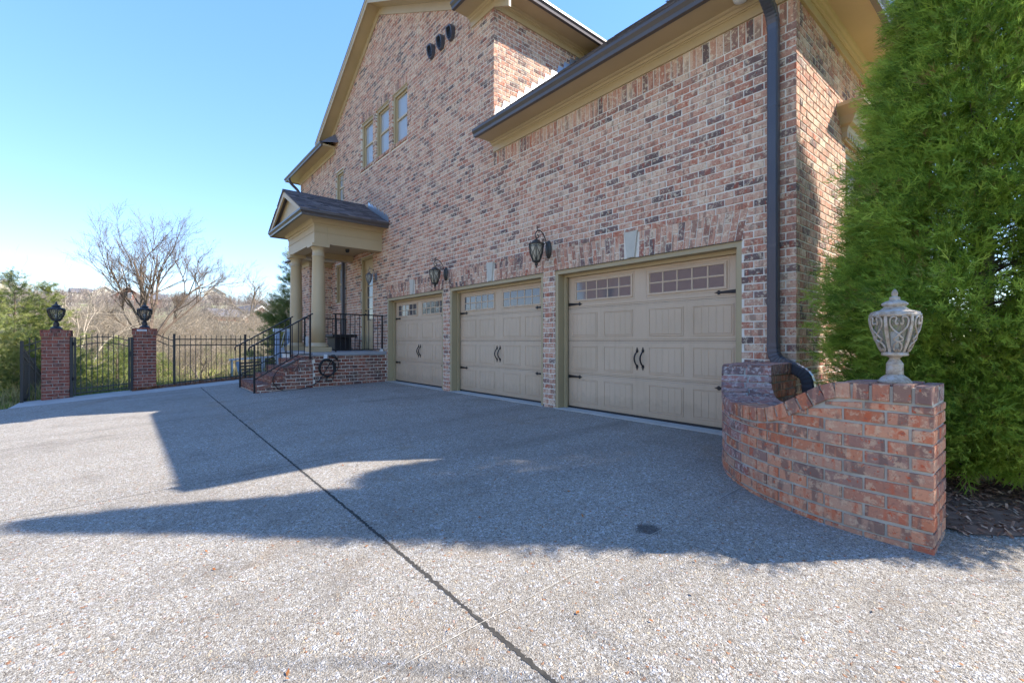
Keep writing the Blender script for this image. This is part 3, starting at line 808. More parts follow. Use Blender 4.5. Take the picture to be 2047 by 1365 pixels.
# ------------------------------------------------------------------ garage doors
def garage_door(x0, x1):
    fr = MB(); jd = .175
    for (a,b) in ((x0,x0+.057),(x1-.057,x1)):
        fr.box(a,b,YW+.012,YW+jd,-.02,DTOP)
    fr.box(x0+.057,x1-.057,YW+.012,YW+jd,DTOP-.057,DTOP)
    root = fr.build("garage_door", TRIMD, house)
    MB().box(x0-.01,x1+.01,YW-.006,YW+.03,DTOP+.0005,DTOP+.006).build("lintel_strip", BLACK, root)
    st = MB(); yb = YW+jd
    st.box(x0+.05,x0+.098,yb-.03,yb+.02,-.01,DTOP-.05).box(x1-.098,x1-.05,yb-.03,yb+.02,-.01,DTOP-.05).box(x0+.098,x1-.098,yb-.03,yb+.02,DTOP-.1,DTOP-.05)
    st.build("stop_moulding", TAN, root)
    for (wa,wb_) in ((x0+.098,x0+.118),(x1-.118,x1-.098)): MB().box(wa,wb_,yb-.045,yb-.005,-.005,DTOP-.1).build("weather_strip", TRIMD, root)
    a, b = x0+.10, x1-.10; Wd = b-a; H4 = (DTOP-.08-.02)/4; y = yb+.02
    for s_ in range(4):
        z0 = .02+s_*H4; z1 = z0+H4
        m = MB()
        # section body with stepped rails at its top and bottom edges
        m.cbox(a,b,y,y+.04,z0+.022,z1-.022,.004)
        m.box(a,b,y+.005,y+.04,z0+.002,z0+.021); m.box(a,b,y+.005,y+.04,z1-.021,z1-.002)
        m.build("door_section", DOORP, root)
        if s_ < 3:
            for px in (.03, .265, .55, .785):
                p0 = a+px*Wd; p1 = p0+.19*Wd; q0 = z0+.065; q1 = z1-.07
                p = MB()
                for (c0,c1,d0,d1) in ((p0,p1,q0,q0+.016),(p0,p1,q1-.016,q1),(p0,p0+.016,q0+.016,q1-.016),(p1-.016,p1,q0+.016,q1-.016)):
                    p.cbox(c0,c1,y-.007,y+.002,d0,d1,.0035)
                nb = 5; w = (p1-p0-.05)/nb
                for k in range(nb):
                    p.cbox(p0+.025+k*w, p0+.025+(k+1)*w, y-.006, y+.002, q0+.025, q1-.025, .0035)
                p.build("panel", DOORP, root)
        else:
            for px in (.055, .545):
                p0 = a+px*Wd; p1 = p0+.40*Wd; q0 = z0+.10; q1 = z1-.085
                f = MB()
                for (c0,c1,d0,d1,pr) in ((p0-.03,p1+.03,q0-.03,q0-.02,.004),(p0-.03,p1+.03,q1+.02,q1+.03,.004),(p0-.03,p0-.02,q0-.02,q1+.02,.004),(p1+.02,p1+.03,q0-.02,q1+.02,.004),
                                      (p0,p1,q0,q0+.028,.014),(p0,p1,q1-.028,q1,.014),(p0,p0+.028,q0+.028,q1-.028,.014),(p1-.028,p1,q0+.028,q1-.028,.014)):
                    f.cbox(c0,c1,y-pr,y+.002,d0,d1,.003)
                f.build("window_frame", DOORP, root)
                iw = (p1-p0-.056); ih = (q1-q0-.056); g = MB()
                for k in range(1,5):
                    xx = p0+.028+iw*k/5; g.cbox(xx-.010,xx+.010,y-.010,y-.0005,q0+.028,q1-.028,.003)
                zz = (q0+q1)/2; g.cbox(p0+.028,p1-.028,y-.0095,y-.0005,zz-.010,zz+.010,.003)
                g.build("muntin", DOORP, root)
                for k in range(5):
                    for r in range(2):
                        xa = p0+.028+iw*k/5+.010; xb = p0+.028+iw*(k+1)/5-.010
                        za = q0+.028+(ih/2)*r+.010*r; zb_ = za+ih/2-.010
                        tl = R.uniform(-.0012,.0012)
                        MB().add([(xa,y-.003+tl,za),(xb,y-.003-tl,za),(xb,y-.003-tl,zb_),(xa,y-.003+tl,zb_)],[(0,1,2,3)]).build("pane", GPANE, root)
    # strap hinges
    for (zz) in (1.575, .475):
        for sd in (1,-1):
            xs = a+.018 if sd > 0 else b-.018
            pts = [(0,-.024),(.2,-.012),(.205,-.022),(.225,-.026),(.235,-.012),(.27,0),(.235,.012),(.225,.026),(.205,.022),(.2,.012),(0,.024)]
            P = [(xs+sd*px, y-.012, zz+pz) for px,pz in pts]
            MB().prism(P, (0,.010,0)).build("strap_hinge", BLACK, root)
    kc = (a+b)/2
    for dx in (-.045,.045):
        h = MB()
        for (zc,sg) in ((.885,1),(.675,-1)):
            P = [(kc+dx+px, y-.010, zc+sg*pz) for px,pz in ((0,.05),(.007,.028),(.019,.004),(.014,-.016),(.005,-.025),(-.005,-.025),(-.014,-.016),(-.019,.004),(-.007,.028))]
            h.prism(P, (0,.008,0))
        pts = []; rs = []
        for k in range(13):
            q = k/12; pts.append((kc+dx-.012*math.sin(math.pi*q), y-.012-.04*math.sin(math.pi*q), .88-.2*q)); rs.append(.008+.003*math.sin(math.pi*q))
        h.tube(pts, rs, 8); h.build("handle", BLACK, root)
    MB().box(a,b,y-.006,y+.03,-.008,.019).build("bottom_seal", RUB, root)
    MB().box(x0+.002,x1-.002,YW-.03,YW+.45,-.12,-.006).build("threshold", CONC, root)
for (a,b) in DOORS: garage_door(a,b)

# ------------------------------------------------------------------ downspouts
def arc_pts(p0, p1, axis0, axis1, n=12):
    """cubic bezier with given tangents"""
    p0,p1,a0,a1 = map(Vector,(p0,p1,axis0,axis1)); c0 = p0+a0; c1 = p1-a1; out = []
    for i in range(n+1):
        t = i/n; out.append(p0*(1-t)**3+c0*3*t*(1-t)**2+c1*3*t*t*(1-t)+p1*t**3)
    return out
XS = -1.818; YS = 4.925
ds = MB()
ds.rect_sweep([(XS,YS,.98),(XS,YS,2.6),(XS,YS,4.12)], .10, .08, (0,1,0))
dso = ds.build("downspout", SPOUT, house)
top = arc_pts((XS,YS,4.12),(XS,4.60,4.58),(0,0,.28),(0,-.02,.30),26)
MB().rect_sweep(top, .083, .104, (1,0,0), [1.03 if i%2 else .985 for i in range(len(top))]).build("elbow", SPOUT, dso)
b1 = arc_pts((XS,YS,1.0),(-1.60,YS-.02,.74),(0,0,-.22),(.16,0,-.10),18); b2 = arc_pts((-1.60,YS-.02,.74),(-1.50,YS-.02,.55),(.06,0,-.035),(0,0,-.14),12)
pp = b1+b2[1:]
MB().rect_sweep(pp, .106, .084, (0,1,0), [1.04 if i%2 else .975 for i in range(len(pp))]).build("elbow", SPOUT, dso)
MB().rect_sweep([(-1.50,YS-.02,.56),(-1.50,YS-.02,.2),(-1.50,YS-.02,-.03)], .10, .08, (0,1,0)).build("outlet", SPOUT, dso)
for z in (3.35, 1.95): MB().rect_sweep([(XS,YS,z),(XS,YS,z+.03)], .106, .086, (0,1,0)).build("strap", SPOUT, dso)
rb = MB()
for k in range(4): rb.box(XS-.034+k*.02,XS-.028+k*.02,YS-.0425,YS-.039,1.0,4.1)
rb.build("rib", SPOUT, dso)
MB().rect_sweep([(-13.9,YS,.78),(-13.9,YS,3.3),(-13.9,YS,3.9)], .10, .08, (0,1,0)).build("downspout", SPOUT, house)
lp = arc_pts((XL+.12,4.56,7.14),(XL+.12,YS,6.6),(0,0,-.25),(0,.02,-.25),14)
MB().rect_sweep(lp+[Vector((XL+.12,YS,3.9))], .08, .10, (1,0,0)).build("downspout", SPOUT, house)
print("house done", len(bpy.data.objects))
#@@PART2
# ================================================================== CURVED GARDEN WALL
def cw_frame(s):
    if s < .153: return Vector((-.397-s, 3.11, 0)), Vector((-1,0,0)), Vector((0,-1,0))
    s -= .153
    if s < 2.293:
        f = s/1.46; return Vector((-.55-1.46*math.sin(f), 4.57-1.46*math.cos(f), 0)), Vector((-math.cos(f), math.sin(f), 0)), Vector((-math.sin(f), -math.cos(f), 0))
    return Vector((-2.01, 4.57+s-2.293, 0)), Vector((0,1,0)), Vector((-1,0,0))
CWK = [(0,.785),(.42,.785),(.5,.765),(.6,.708),(.7,.65),(.8,.598),(.9,.568),(1.0,.552),(1.1,.548),(1.3,.546),(1.5,.56),(1.6,.58),(1.7,.612),(1.8,.66),(1.88,.72),(1.94,.795),(1.95,.805),(2.9,.805)]
def cw_top(s): return float(np.interp(s, [k[0] for k in CWK], [k[1] for k in CWK]))
CT = .37; CL = 2.876
cwall = empty("curved_brick_wall", (-1.2, 3.6, -.06))
tag(cwall, "low curved red brick wall with a dipped top beside the garage", "brick wall")
m = MB(); N = 60
for i in range(N+1):
    s_ = CL*i/N; p,t,n = cw_frame(s_); zt = cw_top(s_)-.012
    for (o,z) in ((-.009,-.2),(-.009,zt),(-CT+.009,zt),(-CT+.009,-.2)):
        q = p+n*o; m.V.append((q.x-(-.008 if i == 0 else 0)*1, q.y, z))
for i in range(N):
    for k in range(4): m.F.append((i*4+k,(i+1)*4+k,(i+1)*4+(k+1)%4,i*4+(k+1)%4))
m.F.append((0,1,2,3)); m.F.append((N*4+3,N*4+2,N*4+1,N*4))
m.V[0:4] = [(v[0]-.016, v[1], v[2]) for v in m.V[0:4]]
core = m.build("mortar_core", MORTAR_G, cwall)
def hex_brick(P, mat, parent, name="brick"):
    """P: 4 front points (bl,br,tr,tl) + 4 back points; chamfer by a small inset ring"""
    P = [Vector(p) for p in P]; c = sum(P[:4], Vector())/4; bk = sum(P[4:], Vector())/4; dv = (bk-c).normalized()
    V = []
    for p in P[:4]:
        d = (c-p); d.normalize(); V.append(p+d*.006+Vector([R.uniform(-.0012,.0012) for _ in range(3)]))
    for p in P[:4]: V.append(p+dv*.004+Vector([R.uniform(-.001,.001) for _ in range(3)]))
    V += P[4:]
    F = [(0,1,2,3)]+[(i,4+i,4+(i+1)%4,(i+1)%4) for i in range(4)]+[(4+i,8+i,8+(i+1)%4,4+(i+1)%4) for i in range(4)]+[(11,10,9,8)]
    me = make_mesh(name, V, F, mat, False, {"tone": [R.random()]*10}); return obj(name, me, parent)
k = 0; z = -.10; LB = .20
while z < .8:
    z1 = z+.0745-.0125; off = 0 if k % 2 else .1
    s0 = -off
    while s0 < CL:
        a = max(s0, .0); b = min(s0+LB-.013, CL)
        if b-a > .03:
            jz = R.uniform(-.003,.003); za, zb_ = min(z1, cw_top(a)-.105), min(z1, cw_top(b)-.105)
            if max(za,zb_)-z > .018:
                za = max(za, z+.004); zb_ = max(zb_, z+.004)
                (pa,_,na),(pb,_,nb) = cw_frame(a), cw_frame(b); pr = R.uniform(-.002,.003)
                q = lambda p,n,o,zz: Vector((p.x+n.x*o, p.y+n.y*o, zz))
                P = [q(pa,na,pr,z+jz),q(pb,nb,pr,z+jz),q(pb,nb,pr,zb_+jz),q(pa,na,pr,za+jz),q(pa,na,-.095,z+jz),q(pb,nb,-.095,z+jz),q(pb,nb,-.095,zb_+jz),q(pa,na,-.095,za+jz)]
                hex_brick(P, BR_WALL if a < 1.05 or R.random() < .35 else BR_WEATH, cwall)
        s0 += LB
    sb = 0.12+off
    while sb < CL:
        a = max(sb, .12); b = min(sb+.255, CL)
        za, zb_ = min(z1, cw_top(a)-.105), min(z1, cw_top(b)-.105)
        if b-a > .05 and a > .9 and z > .1 and min(za,zb_)-z > .02:
            (pa,_,na),(pb,_,nb) = cw_frame(a), cw_frame(b)
            q = lambda p,n,o,zz: Vector((p.x+n.x*o, p.y+n.y*o, zz))
            P = [q(pb,nb,-CT,z),q(pa,na,-CT,z),q(pa,na,-CT,za),q(pb,nb,-CT,zb_),q(pb,nb,-CT+.09,z),q(pa,na,-CT+.09,z),q(pa,na,-CT+.09,za),q(pb,nb,-CT+.09,zb_)]
            hex_brick(P, BR_WALL, cwall)
        sb += .27
    # end face
    for (ya,yb) in (((.107,.255),(.267,.37)) if k % 2 else ((.107,.17),(.182,.37))):
        zt = min(z1, .785-.105)
        if zt-z > .02:
            X = -.397+R.uniform(-.002,.002); P = [(X,3.11+ya,z),(X,3.11+yb,z),(X,3.11+yb,zt),(X,3.11+ya,zt),(X-.09,3.11+ya,z),(X-.09,3.11+yb,z),(X-.09,3.11+yb,zt),(X-.09,3.11+ya,zt)]
            hex_brick(P, BR_WALL, cwall)
    z += .0745; k += 1
s0 = 0.0
while s0 < CL-.03:
    w = .080+R.uniform(-.004,.004); ds_ = .01; acc = 0; s1_ = s0
    while acc < w and s1_ < CL:
        acc += math.hypot(ds_, cw_top(s1_+ds_)-cw_top(s1_)); s1_ += ds_
    w = max(.02, s1_-s0); gp = .0075*w/.08; a, b = s0+gp, min(s0+w, CL)-gp
    (pa,_,na),(pb,_,nb) = cw_frame(a), cw_frame(b); za, zb_ = cw_top(a), cw_top(b)
    sl_ = math.atan2(zb_-za, b-a); dx = math.sin(sl_)*.095
    spl = .195 if k % 2 else .17; k += 1
    for (o0,o1) in ((.006,-spl),(-spl-.012,-CT-.006)):
        if o1 > o0-.02: continue
        q = lambda p,n,o,zz: Vector((p.x+n.x*o, p.y+n.y*o, zz))
        (pa2,_,na2),(pb2,_,nb2) = cw_frame(max(0,a+dx)), cw_frame(min(CL,max(0,b+dx)))
        jt = R.uniform(-.003,.003); dh = .092*max(.75, math.cos(sl_))
        P = [q(pa2,na2,o0,za-dh),q(pb2,nb2,o0,zb_-dh),q(pb,nb,o0,zb_+jt),q(pa,na,o0,za+jt),q(pa2,na2,o1,za-dh),q(pb2,nb2,o1,zb_-dh),q(pb,nb,o1,zb_+jt),q(pa,na,o1,za+jt)]
        front = o0 > 0 and a < 1.3
        hex_brick(P, BR_WALL if front else BR_WEATH, cwall, "cap_brick")
    s0 += w

# ------------------------------------------------------------------ urn lanterns
def on_cage(th, q, prof):   # q 0..1 up the cage
    r = float(np.interp(q, [p[0] for p in prof], [p[1] for p in prof])); return r
def urn_lantern(name, loc, sc, mat, glass, label, group=None, rz=0.0, rs=.78):
    root = empty(name, loc, rz, sc); M = W[root.name] @ Matrix.Diagonal((rs,rs,1,1)); k = .000503
    tag(root, label, "lantern", group)
    B = lambda m, nm, mt, sm=True: m.build(nm, mt, root, M, sm)
    b = MB().lathe([(0,0),(.098,0),(.098,.008),(.094,.012),(.075,.03),(.052,.044),(.048,.05)], 28)
    B(b, "base", mat)
    B(MB().lathe([(.0,.048),(.051,.048),(.051,.052),(.049,.1),(.051,.104),(.048,.108),(.036,.125),(.03,.132),(.03,.138),(.045,.148),(.076,.152),(.078,.156),(.076,.172),(.0,.172)], 24), "stem", mat)
    cage = [(0,.074),(.15,.09),(.35,.112),(.6,.13),(.8,.139),(1,.143)]; z0, z1 = .172, .372
    pt = lambda th,q,dr=0: (lambda r: (r*math.cos(th), r*math.sin(th), z0+(z1-z0)*q))(float(np.interp(q,[p[0] for p in cage],[p[1] for p in cage]))+dr)
    for i in range(6):
        th = i*math.pi/3; m = MB(); V = []; nq = 8
        for j in range(nq+1):
            q = j/nq; hw = .011/ .11
            for (d,dr) in ((-hw,-.008),(-hw,.006),(hw,.006),(hw,-.008)): V.append(pt(th+d*(.6+.4*(1-q)), q, dr))
        F = [(j*4+a,j*4+(a+1)%4,(j+1)*4+(a+1)%4,(j+1)*4+a) for j in range(nq) for a in range(4)]
        B(m.add(V,F), "rib", mat, False)
    hp = [(-.12,.78),(-.22,.70),(-.42,.72),(-.46,.83),(-.36,.93),(-.15,.95),(-.05,.88)]
    heart = [(-.10,.80),(-.24,.76),(-.33,.84),(-.24,.94),(-.5,.97),(-.74,.93),(-.82,.82),(-.72,.7),(-.45,.6),(-.1,.52),(.2,.43),(.5,.36),(.2,.31),(-.1,.28),(-.4,.22),(-.55,.14),(-.45,.05),(-.2,.03),(-.12,.1)]
    for i in range(6):
        th = (i+.5)*math.pi/3; m = MB()
        for sg in (1,-1):
            ctrl = [Vector(pt(th+sg*p*.44, q, .004)) for p,q in heart]; pts = []
            for j in range(len(ctrl)-1):
                for e in range(3):
                    t = e/3; p0,p1,p2,p3 = ctrl[max(j-1,0)],ctrl[j],ctrl[j+1],ctrl[min(j+2,len(ctrl)-1)]
                    pts.append(.5*((2*p1)+(p2-p0)*t+(2*p0-5*p1+4*p2-p3)*t*t+(3*p1-p0-3*p2+p3)*t**3))
            pts.append(ctrl[-1]); m.tube(pts, .0055, 5)
        B(m, "scroll", mat)
    B(MB().lathe([(r-.014, z0+(z1-z0)*q) for q,r in cage], 24), "glass", glass)
    B(MB().lathe([(.0,z0+.0),(.022,z0),(.024,z0+.11),(.0,z0+.12)], 10), "bulb", WHITE)
    lid = MB().lathe([(.12,.368),(.143,.368),(.147,.374),(.147,.384),(.139,.388),(.142,.394),(.12,.4),(.085,.408),(.066,.422),(.062,.428),(.074,.434),(.077,.44),(.074,.446),(.055,.456),(.034,.462),(.03,.468),(.032,.474),(.030,.48),(.016,.484),(.018,.492),(.0195,.5),(.014,.515),(.004,.525),(.0,.525)], 30)
    B(lid, "lid", mat)
    m = MB()
    for j in range(40):
        th = 2*math.pi*j/40; m.lathe([(.0,-.004),(.005,0),(.0,.004)], 5, (.146*math.cos(th), .146*math.sin(th), .379))
    o = B(m, "beading", mat); tag(o, kind="stuff")
    return root
urn_lantern("pier_lantern", (-.585, 3.295, .785), 1.0, URN, SEED, "weathered grey urn lantern on the end of the curved brick wall", rz=.35)

# ------------------------------------------------------------------ wall lanterns
def wall_lantern(loc, sc, mat, label, group="wall lanterns along the house front"):
    root = empty("wall_lantern", loc, 0, sc); M = W[root.name]; tag(root, label, "lantern", group)
    B = lambda m, nm, mt, sm=True: m.build(nm, mt, root, M, sm)
    n = 20; V = []
    for (k,y) in ((1.0,0),(1.0,-.018),(.82,-.03),(.55,-.045)):
        for j in range(n):
            th = 2*math.pi*j/n; V.append((.058*k*math.cos(th), y, .13*k*math.sin(th)+.0))
    F = [(r*n+j, r*n+(j+1)%n, (r+1)*n+(j+1)%n, (r+1)*n+j) for r in range(3) for j in range(n)]+[tuple(range(3*n,4*n))]
    B(MB().add(V,F), "back_plate", mat)
    def spl(c, e=4):
        c = [Vector(p) for p in c]; out = []
        for j in range(len(c)-1):
            for i in range(e):
                t = i/e; p0,p1,p2,p3 = c[max(j-1,0)],c[j],c[j+1],c[min(j+2,len(c)-1)]
                out.append(.5*((2*p1)+(p2-p0)*t+(2*p0-5*p1+4*p2-p3)*t*t+(3*p1-p0-3*p2+p3)*t**3))
        return out+[c[-1]]
    arm = MB()
    arm.tube(spl([(0,-.04,.03),(0,-.06,.1),(0,-.09,.17),(0,-.15,.235),(0,-.21,.245),(0,-.262,.205),(0,-.27,.16),(0,-.24,.13),(0,-.21,.15),(0,-.215,.18),(0,-.235,.18)]), .008, 6)
    arm.tube(spl([(0,-.06,.1),(0,-.085,.075),(0,-.12,.09),(0,-.125,.125),(0,-.105,.135),(0,-.1,.115)]), .006, 5)
    arm.tube(spl([(0,-.21,.245),(0,-.235,.27),(0,-.225,.295),(0,-.205,.285)]), .006, 5)
    arm.tube([(0,-.25,.13),(0,-.25,.10)], .009, 6)
    B(arm, "scroll_arm", mat)
    c = (0,-.25,0)
    B(MB().lathe([(.0,.115),(.012,.115),(.03,.108),(.05,.095),(.062,.08),(.066,.07),(.1,.058),(.112,.05),(.112,.04),(.1,.036),(.0,.036)][::-1], 20, c), "cap", mat)
    cage = [(0,.052),(.2,.07),(.5,.091),(.8,.102),(1,.106)]; z0,z1 = -.19,.036
    pt = lambda th,q,dr=0: (lambda r: (r*math.cos(th), -.25+r*math.sin(th), z0+(z1-z0)*q))(float(np.interp(q,[p[0] for p in cage],[p[1] for p in cage]))+dr)
    m = MB()
    for i in range(6): m.tube([pt(i*math.pi/3+.26,j/6) for j in range(7)], .0075, 5)
    for i in range(6):
        th = (i+.5)*math.pi/3+.26
        for sg in (1,-1):
            m.tube([pt(th+sg*p*.44,q,.002) for p,q in ((-.15,.82),(-.3,.9),(-.6,.95),(-.85,.86),(-.7,.7),(-.3,.55),(0,.47),(.4,.34),(.7,.2),(.9,.04))], .0045, 4)
    o = B(m, "cage", mat)
    B(MB().lathe([(r-.01, z0+(z1-z0)*q) for q,r in cage], 18, c), "glass", FROST)
    B(MB().lathe([(.0,z0),(.015,z0),(.017,z0+.1),(.0,z0+.11)], 8, c), "bulb", WHITE)
    B(MB().lathe([(.0,-.29),(.008,-.286),(.012,-.272),(.008,-.26),(.02,-.25),(.026,-.235),(.02,-.222),(.04,-.21),(.058,-.2),(.06,-.186),(.0,-.186)], 16, c), "finial", mat)
    return root
wall_lantern((-5.085, YW, 2.44), 1.08, OLIVEIRON, "bronze scroll arm wall lantern on the pier beside the nearest garage door")
wall_lantern((-8.11, YW, 2.40), 1.08, OLIVEIRON, "bronze scroll arm wall lantern on the pier by the farthest garage door")
wall_lantern((-11.62, YW, 2.72), .82, GREYLAN, "small pale grey wall lantern beside the porch door")

# ================================================================== PORCH
porch = empty("entry_porch", (-12.3, 3.6, -.08))
tag(porch, "small side entry porch with two tan columns, gabled shingle roof and brick steps", "porch")
PX0, PX1, PF = -13.56, -11.26, 3.31          # entablature
def Bp(m, nm, mt, sm=False, par=None): return m.build(nm, mt, par or porch, None, sm)
Bp(MB().box(PX0,PX1,PF,PF+.3,3.34,3.62).box(PX0,PX1,PF+.001,PF+.299,3.62,3.80), "front_beam", TAN)
Bp(MB().box(PX1-.3,PX1,PF+.302,YW-.004,3.34,3.80), "side_beam", TAN)
Bp(MB().box(PX0,PX0+.3,PF+.302,YW-.004,3.34,3.80), "side_beam", TAN)
Bp(MB().box(PX0+.3,PX1-.3,PF+.3,YW-.004,3.50,3.53), "ceiling", TAN)
pth = [(PX0,YW-.004),(PX0,PF),(PX1,PF),(PX1,YW-.004)]
# sweep takes "out" on the right hand of travel; walk the plan so that right is outward
Bp(MB().sweep(pth[::-1], [(.0,3.60),(-.012,3.60),(-.012,3.616),(.0,3.616)]), "band", TAN)
Bp(MB().sweep(pth, [(-.01,3.76),(.012,3.76),(.02,3.80),(.05,3.82),(.07,3.86),(.1,3.89),(-.01,3.89)]), "crown_moulding", TAN)
Bp(MB().sweep(pth, [(-.05,3.89),(.34,3.885),(.34,3.94),(-.05,3.94)]), "soffit", TAN)
Bp(MB().sweep(pth, [(.34,3.872),(.385,3.872),(.39,3.915),(.415,3.95),(.425,3.96),(.425,4.005),(.41,4.005),(.41,3.98),(.34,3.98)]), "gutter", GUT)
RX = (PX0+PX1)/2; ro = .415; rz0 = 4.0; rsl = .5; RZp = rz0+(PX1+ro-RX)*rsl; fyp = PF-.40
pr = MB()
for (xa,xb,za,zb) in ((PX0-ro,RX,rz0,RZp),(RX,PX1+ro,RZp,rz0)):
    pr.hexa([(xa,fyp,za-.03),(xb,fyp,zb-.03),(xb,YW-.004,zb-.03),(xa,YW-.004,za-.03),(xa,fyp,za),(xb,fyp,zb),(xb,YW-.004,zb),(xa,YW-.004,za)])
pro = Bp(pr, "roof", SHING)
c5 = math.hypot(1,rsl)
shingle_plane("shingles", (PX1+ro+.01,fyp-.02,rz0), (0,1,0), (-1/c5,0,rsl/c5), YW-fyp+.01, (PX1+ro-RX)*c5, pro, expo=.125, tab=.24)
shingle_plane("shingles", (PX0-ro-.01,fyp-.02,rz0), (0,1,0), (1/c5,0,rsl/c5), YW-fyp+.01, (RX-PX0+ro)*c5, pro, expo=.125, tab=.24)
Bp(MB().hexa([(RX-.12,fyp-.02,RZp-.05),(RX+.12,fyp-.02,RZp-.05),(RX+.12,YW-.01,RZp-.05),(RX-.12,YW-.01,RZp-.05),(RX-.015,fyp-.02,RZp+.03),(RX+.015,fyp-.02,RZp+.03),(RX+.015,YW-.01,RZp+.03),(RX-.015,YW-.01,RZp+.03)]), "ridge_cap", SHING, False, pro)
# pediment
py = fyp+.14
Bp(MB().prism([(PX0-ro+.1,py,rz0-.02),(PX1+ro-.1,py,rz0-.02),(RX,py,RZp-.07)], (0,.05,0)), "pediment", TAN)
for sg in (-1,1):
    xe = RX+sg*(PX1+ro-RX-.02); P = [(xe,fyp+.005,rz0-.005),(RX,fyp+.005,RZp-.035),(RX,fyp+.005,RZp-.16),(xe-sg*.22,fyp+.005,rz0-.005)]
    Bp(MB().prism(P, (0,.04,0)), "rake_board", TAN)
Bp(MB().box(PX0-.3,PX1+.3,fyp+.02,fyp+.10,rz0-.02,rz0+.005), "pediment_ledge", TAN)
for i in range(6):   # step flashing against the house wall
    x = PX1+ro-.06-i*.21; z = rz0+(PX1+ro-x)*rsl
    Bp(MB().add([(x+.04,YW-.006-.002*i,z-.04),(x-.20,YW-.006-.002*i,z+.08),(x-.20,YW-.006-.002*i,z+.15),(x-.15,YW-.006-.002*i,z+.27),(x+.04,YW-.006-.002*i,z+.11),(x+.04,YW-.03,z),(x-.2,YW-.03,z+.12)], [(0,1,2,3,4),(0,5,6,1)]), "step_flashing", FLASH)
# columns
for cx_ in (-11.44, -13.38):
    cy_ = 3.46
    col = Bp(MB().lathe([(.0,.97),(.158,.97),(.16,1.4),(.157,1.9),(.148,2.5),(.135,3.03),(.138,3.035),(.148,3.04),(.148,3.06),(.135,3.066),(.134,3.2),(.144,3.21),(.168,3.25),(.172,3.262),(.0,3.262)], 32, (cx_,cy_,0)), "column", TAN, True)
    Bp(MB().lathe([(.0,.865),(.225,.865),(.235,.88),(.225,.905),(.2,.93),(.18,.955),(.176,.972),(.0,.972)], 32, (cx_,cy_,0)), "base_ring", TAN, True, col)
    Bp(MB().box(cx_-.235,cx_+.235,cy_-.235,cy_+.235,.752,.866), "plinth", TAN, False, col)
    Bp(MB().box(cx_-.2,cx_+.2,cy_-.2,cy_+.2,3.263,3.339), "abacus", TAN, False, col)
# platform, steps and their bricks
SX0, SX1 = -12.85, -11.0; PT = .75; NS = 5; g0 = -.10; RH = (PT-g0)/NS; TR = .284; Y0 = 2.05
Bp(MB().box(-13.8,SX1-.009,3.209,YW-.002,-.5,.665), "platform_core", MORTAR)
Bp(MB().cbox(-13.85,SX1+.012,3.20,YW-.003,.672,PT,.006), "porch_slab", BLUEST)
st = MB()
for i in range(NS-1):
    y0 = Y0+i*TR; st.box(SX0+.009,SX1-.009,y0+.009,3.2,(g0+i*RH-.002) if i else -.4,g0+(i+1)*RH-.012)
Bp(st, "step_core", MORTAR)
bl = []
ey_ = np.array([0,1.,0]); ez_ = np.array([0,0,1.]); nx_ = np.array([1.,0,0]); ex_ = np.array([1.,0,0]); ny_ = np.array([0,-1.,0])
bl += field(lambda z: [(3.22, YW)], -.12, .668, (SX1,0,0), (0,1,0), (1,0,0))
def st_iv(z):
    if z > PT-RH-.09: return []
    i = max(0, math.ceil((z+.085-g0)/RH)-1); y = Y0+i*TR
    return [(y+.004, 3.205)] if y < 3.1 else []
bl += field(st_iv, -.14, PT-.1, (SX1,0,0), (0,1,0), (1,0,0), ph=1)
for i in range(NS-1):
    zt = g0+(i+1)*RH; y = Y0+i*TR
    k = int((SX1-SX0)/.0745); w = (SX1-.004-SX0)/k
    for j in range(k):   # rowlock tread: brick on edge, showing end and top
        bl.append((np.array([SX0+j*w+.005, y-.012, zt-.092]), ex_, ez_, ny_, w-.010, .092, TR+.01, R.random()))
    a = 0; zc = zt-.092-.008-(RH-.1)
    if RH-.1 > .03:
        for j in range(9): bl.append((np.array([SX0+j*.205+.003, y, zc]), ex_, ez_, ny_, .195, RH-.104, .095, R.random()))
for j in range(int((SX1-SX0)/.2055)):   # top riser under the slab
    bl.append((np.array([SX0+j*.2055+.003, 3.196, PT-RH+.004]), ex_, ez_, ny_, .195, .075, .02, R.random()))
bl.sort(key=lambda b: -px_area(b))
for b in bl[:300]: brick_piece(b, BR_PORCH, porch)
if len(bl) > 300: brick_mass("brickwork", bl[300:], BR_PORCH, porch)

